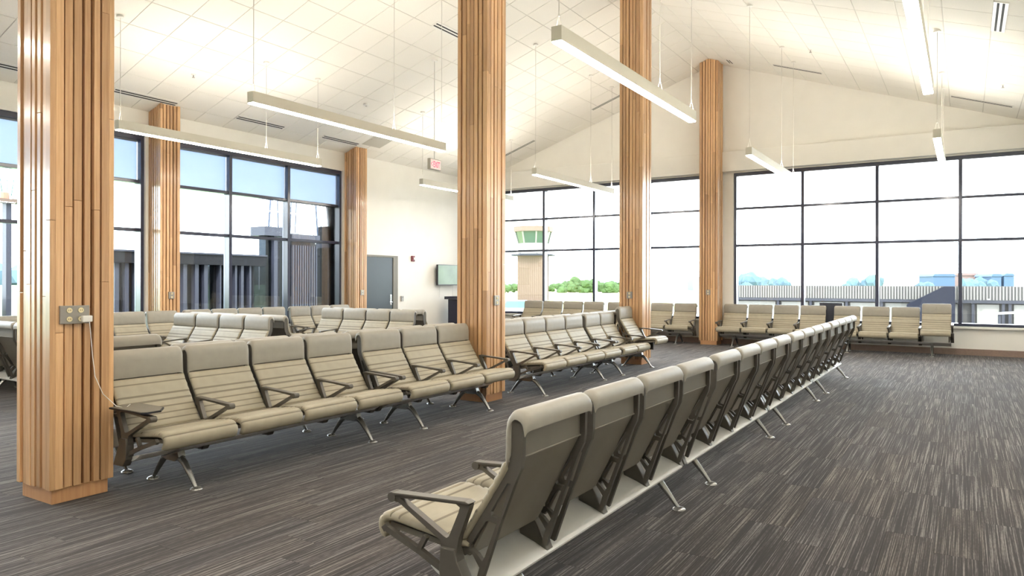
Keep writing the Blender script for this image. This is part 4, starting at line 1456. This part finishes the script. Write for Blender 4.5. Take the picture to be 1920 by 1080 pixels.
def mast(y0, y1, z0, z1, lean, label, dark):  # added lattices stand in for reflections in the window glass
    t = thing('reflection_lattice', label, 'mast', (-17.4, 0, GZ), group='added lattices for glass reflections outside the left window')
    for i in range(3):
        yy = y0 + (y1 - y0) * i / 2
        b = MB(); b.tube([(0, yy - lean, z0), (0, yy, z1)], .022 if i != 1 else .03, 6, 'lattice_blue' if (i + dark) % 2 else 'mast_white'); obj('leg', b.mesh('leg'), t)
    for k in range(3):
        z = z0 + (z1 - z0) * (k + .6) / 3.3
        f_ = lean * (1 - (z - z0) / (z1 - z0))
        b = MB(); b.tube([(0, y0 - f_, z), (0, y1 - f_, z)], .018, 6, 'mast_white'); obj('brace', b.mesh('brace'), t)
    b = MB(); b.box(-.15, .15, y0 - lean - .05, y1 - lean + .05, z0 - .06, z0, 'mast_white'); b.box(-.05, .05, (y0 + y1) / 2 - lean - .05, (y0 + y1) / 2 - lean + .05, 0, z0, 'clad_blue'); obj('platform', b.mesh('platform'), t)


km = 17.4 / 16.0
mast(13.02 * km, 13.17 * km, 6.35, 7.6, .10, 'added pale lattice for glass reflections outside the second bay of the left window', 0)
mast(13.30 * km, 13.52 * km, 6.35, 7.6, -.05, 'second added lattice for glass reflections beside the mullion of the second bay', 1)
mast(13.80 * km, 13.98 * km, 6.40, 7.6, .06, 'added dark lattice for glass reflections at the left of the third bay', 1)
mast(14.52 * km, 14.82 * km, 6.2, 7.6, -.12, 'added wide pale lattice for glass reflections at the right of the third bay', 0)

t = thing('beacon_mast', 'beacon mast with a platform and red lamp outside, left of the nearest column', 'mast', (-17.0, 7.13, GZ))
b = MB(); b.box(-.09, .09, -.05, .05, 0, 6.55, 'clad_blue'); obj('pole', b.mesh('pole', 'clad_blue'), t)
b = MB(); b.box(-.2, .2, -.22, .26, 6.55, 6.62, 'tower_clad'); obj('platform', b.mesh('platform'), t)
b = MB(); b.cyl((0, -.05, 6.62), .09, .14, 12, 'lamp_red'); b.cyl((0, .16, 6.62), .06, .12, 10, 'mast_white'); obj('lamp', b.mesh('lamp'), t)
b = MB()
for dy in (-.08, 0, .08): b.tube([(0, dy, 6.7), (0, dy * 1.6, 7.05)], .012, 5, 'teal_glass')
obj('antenna', b.mesh('antenna'), t)
t = thing('service_cart', 'black rounded service unit outside at the left edge of the picture', 'cart', (-17.2, 6.9, GZ))
b = MB(); b.box(-.5, .5, -.62, -.02, 2.6, 4.6, 'clad_dark'); obj('cabinet', b.mesh('cabinet', 'clad_dark', bevel=.12, seg=3), t)
b = MB(); b.box(-.35, .35, -.5, -.2, 0, 2.6, 'clad_dark'); obj('pedestal', b.mesh('pedestal', 'clad_dark'), t)
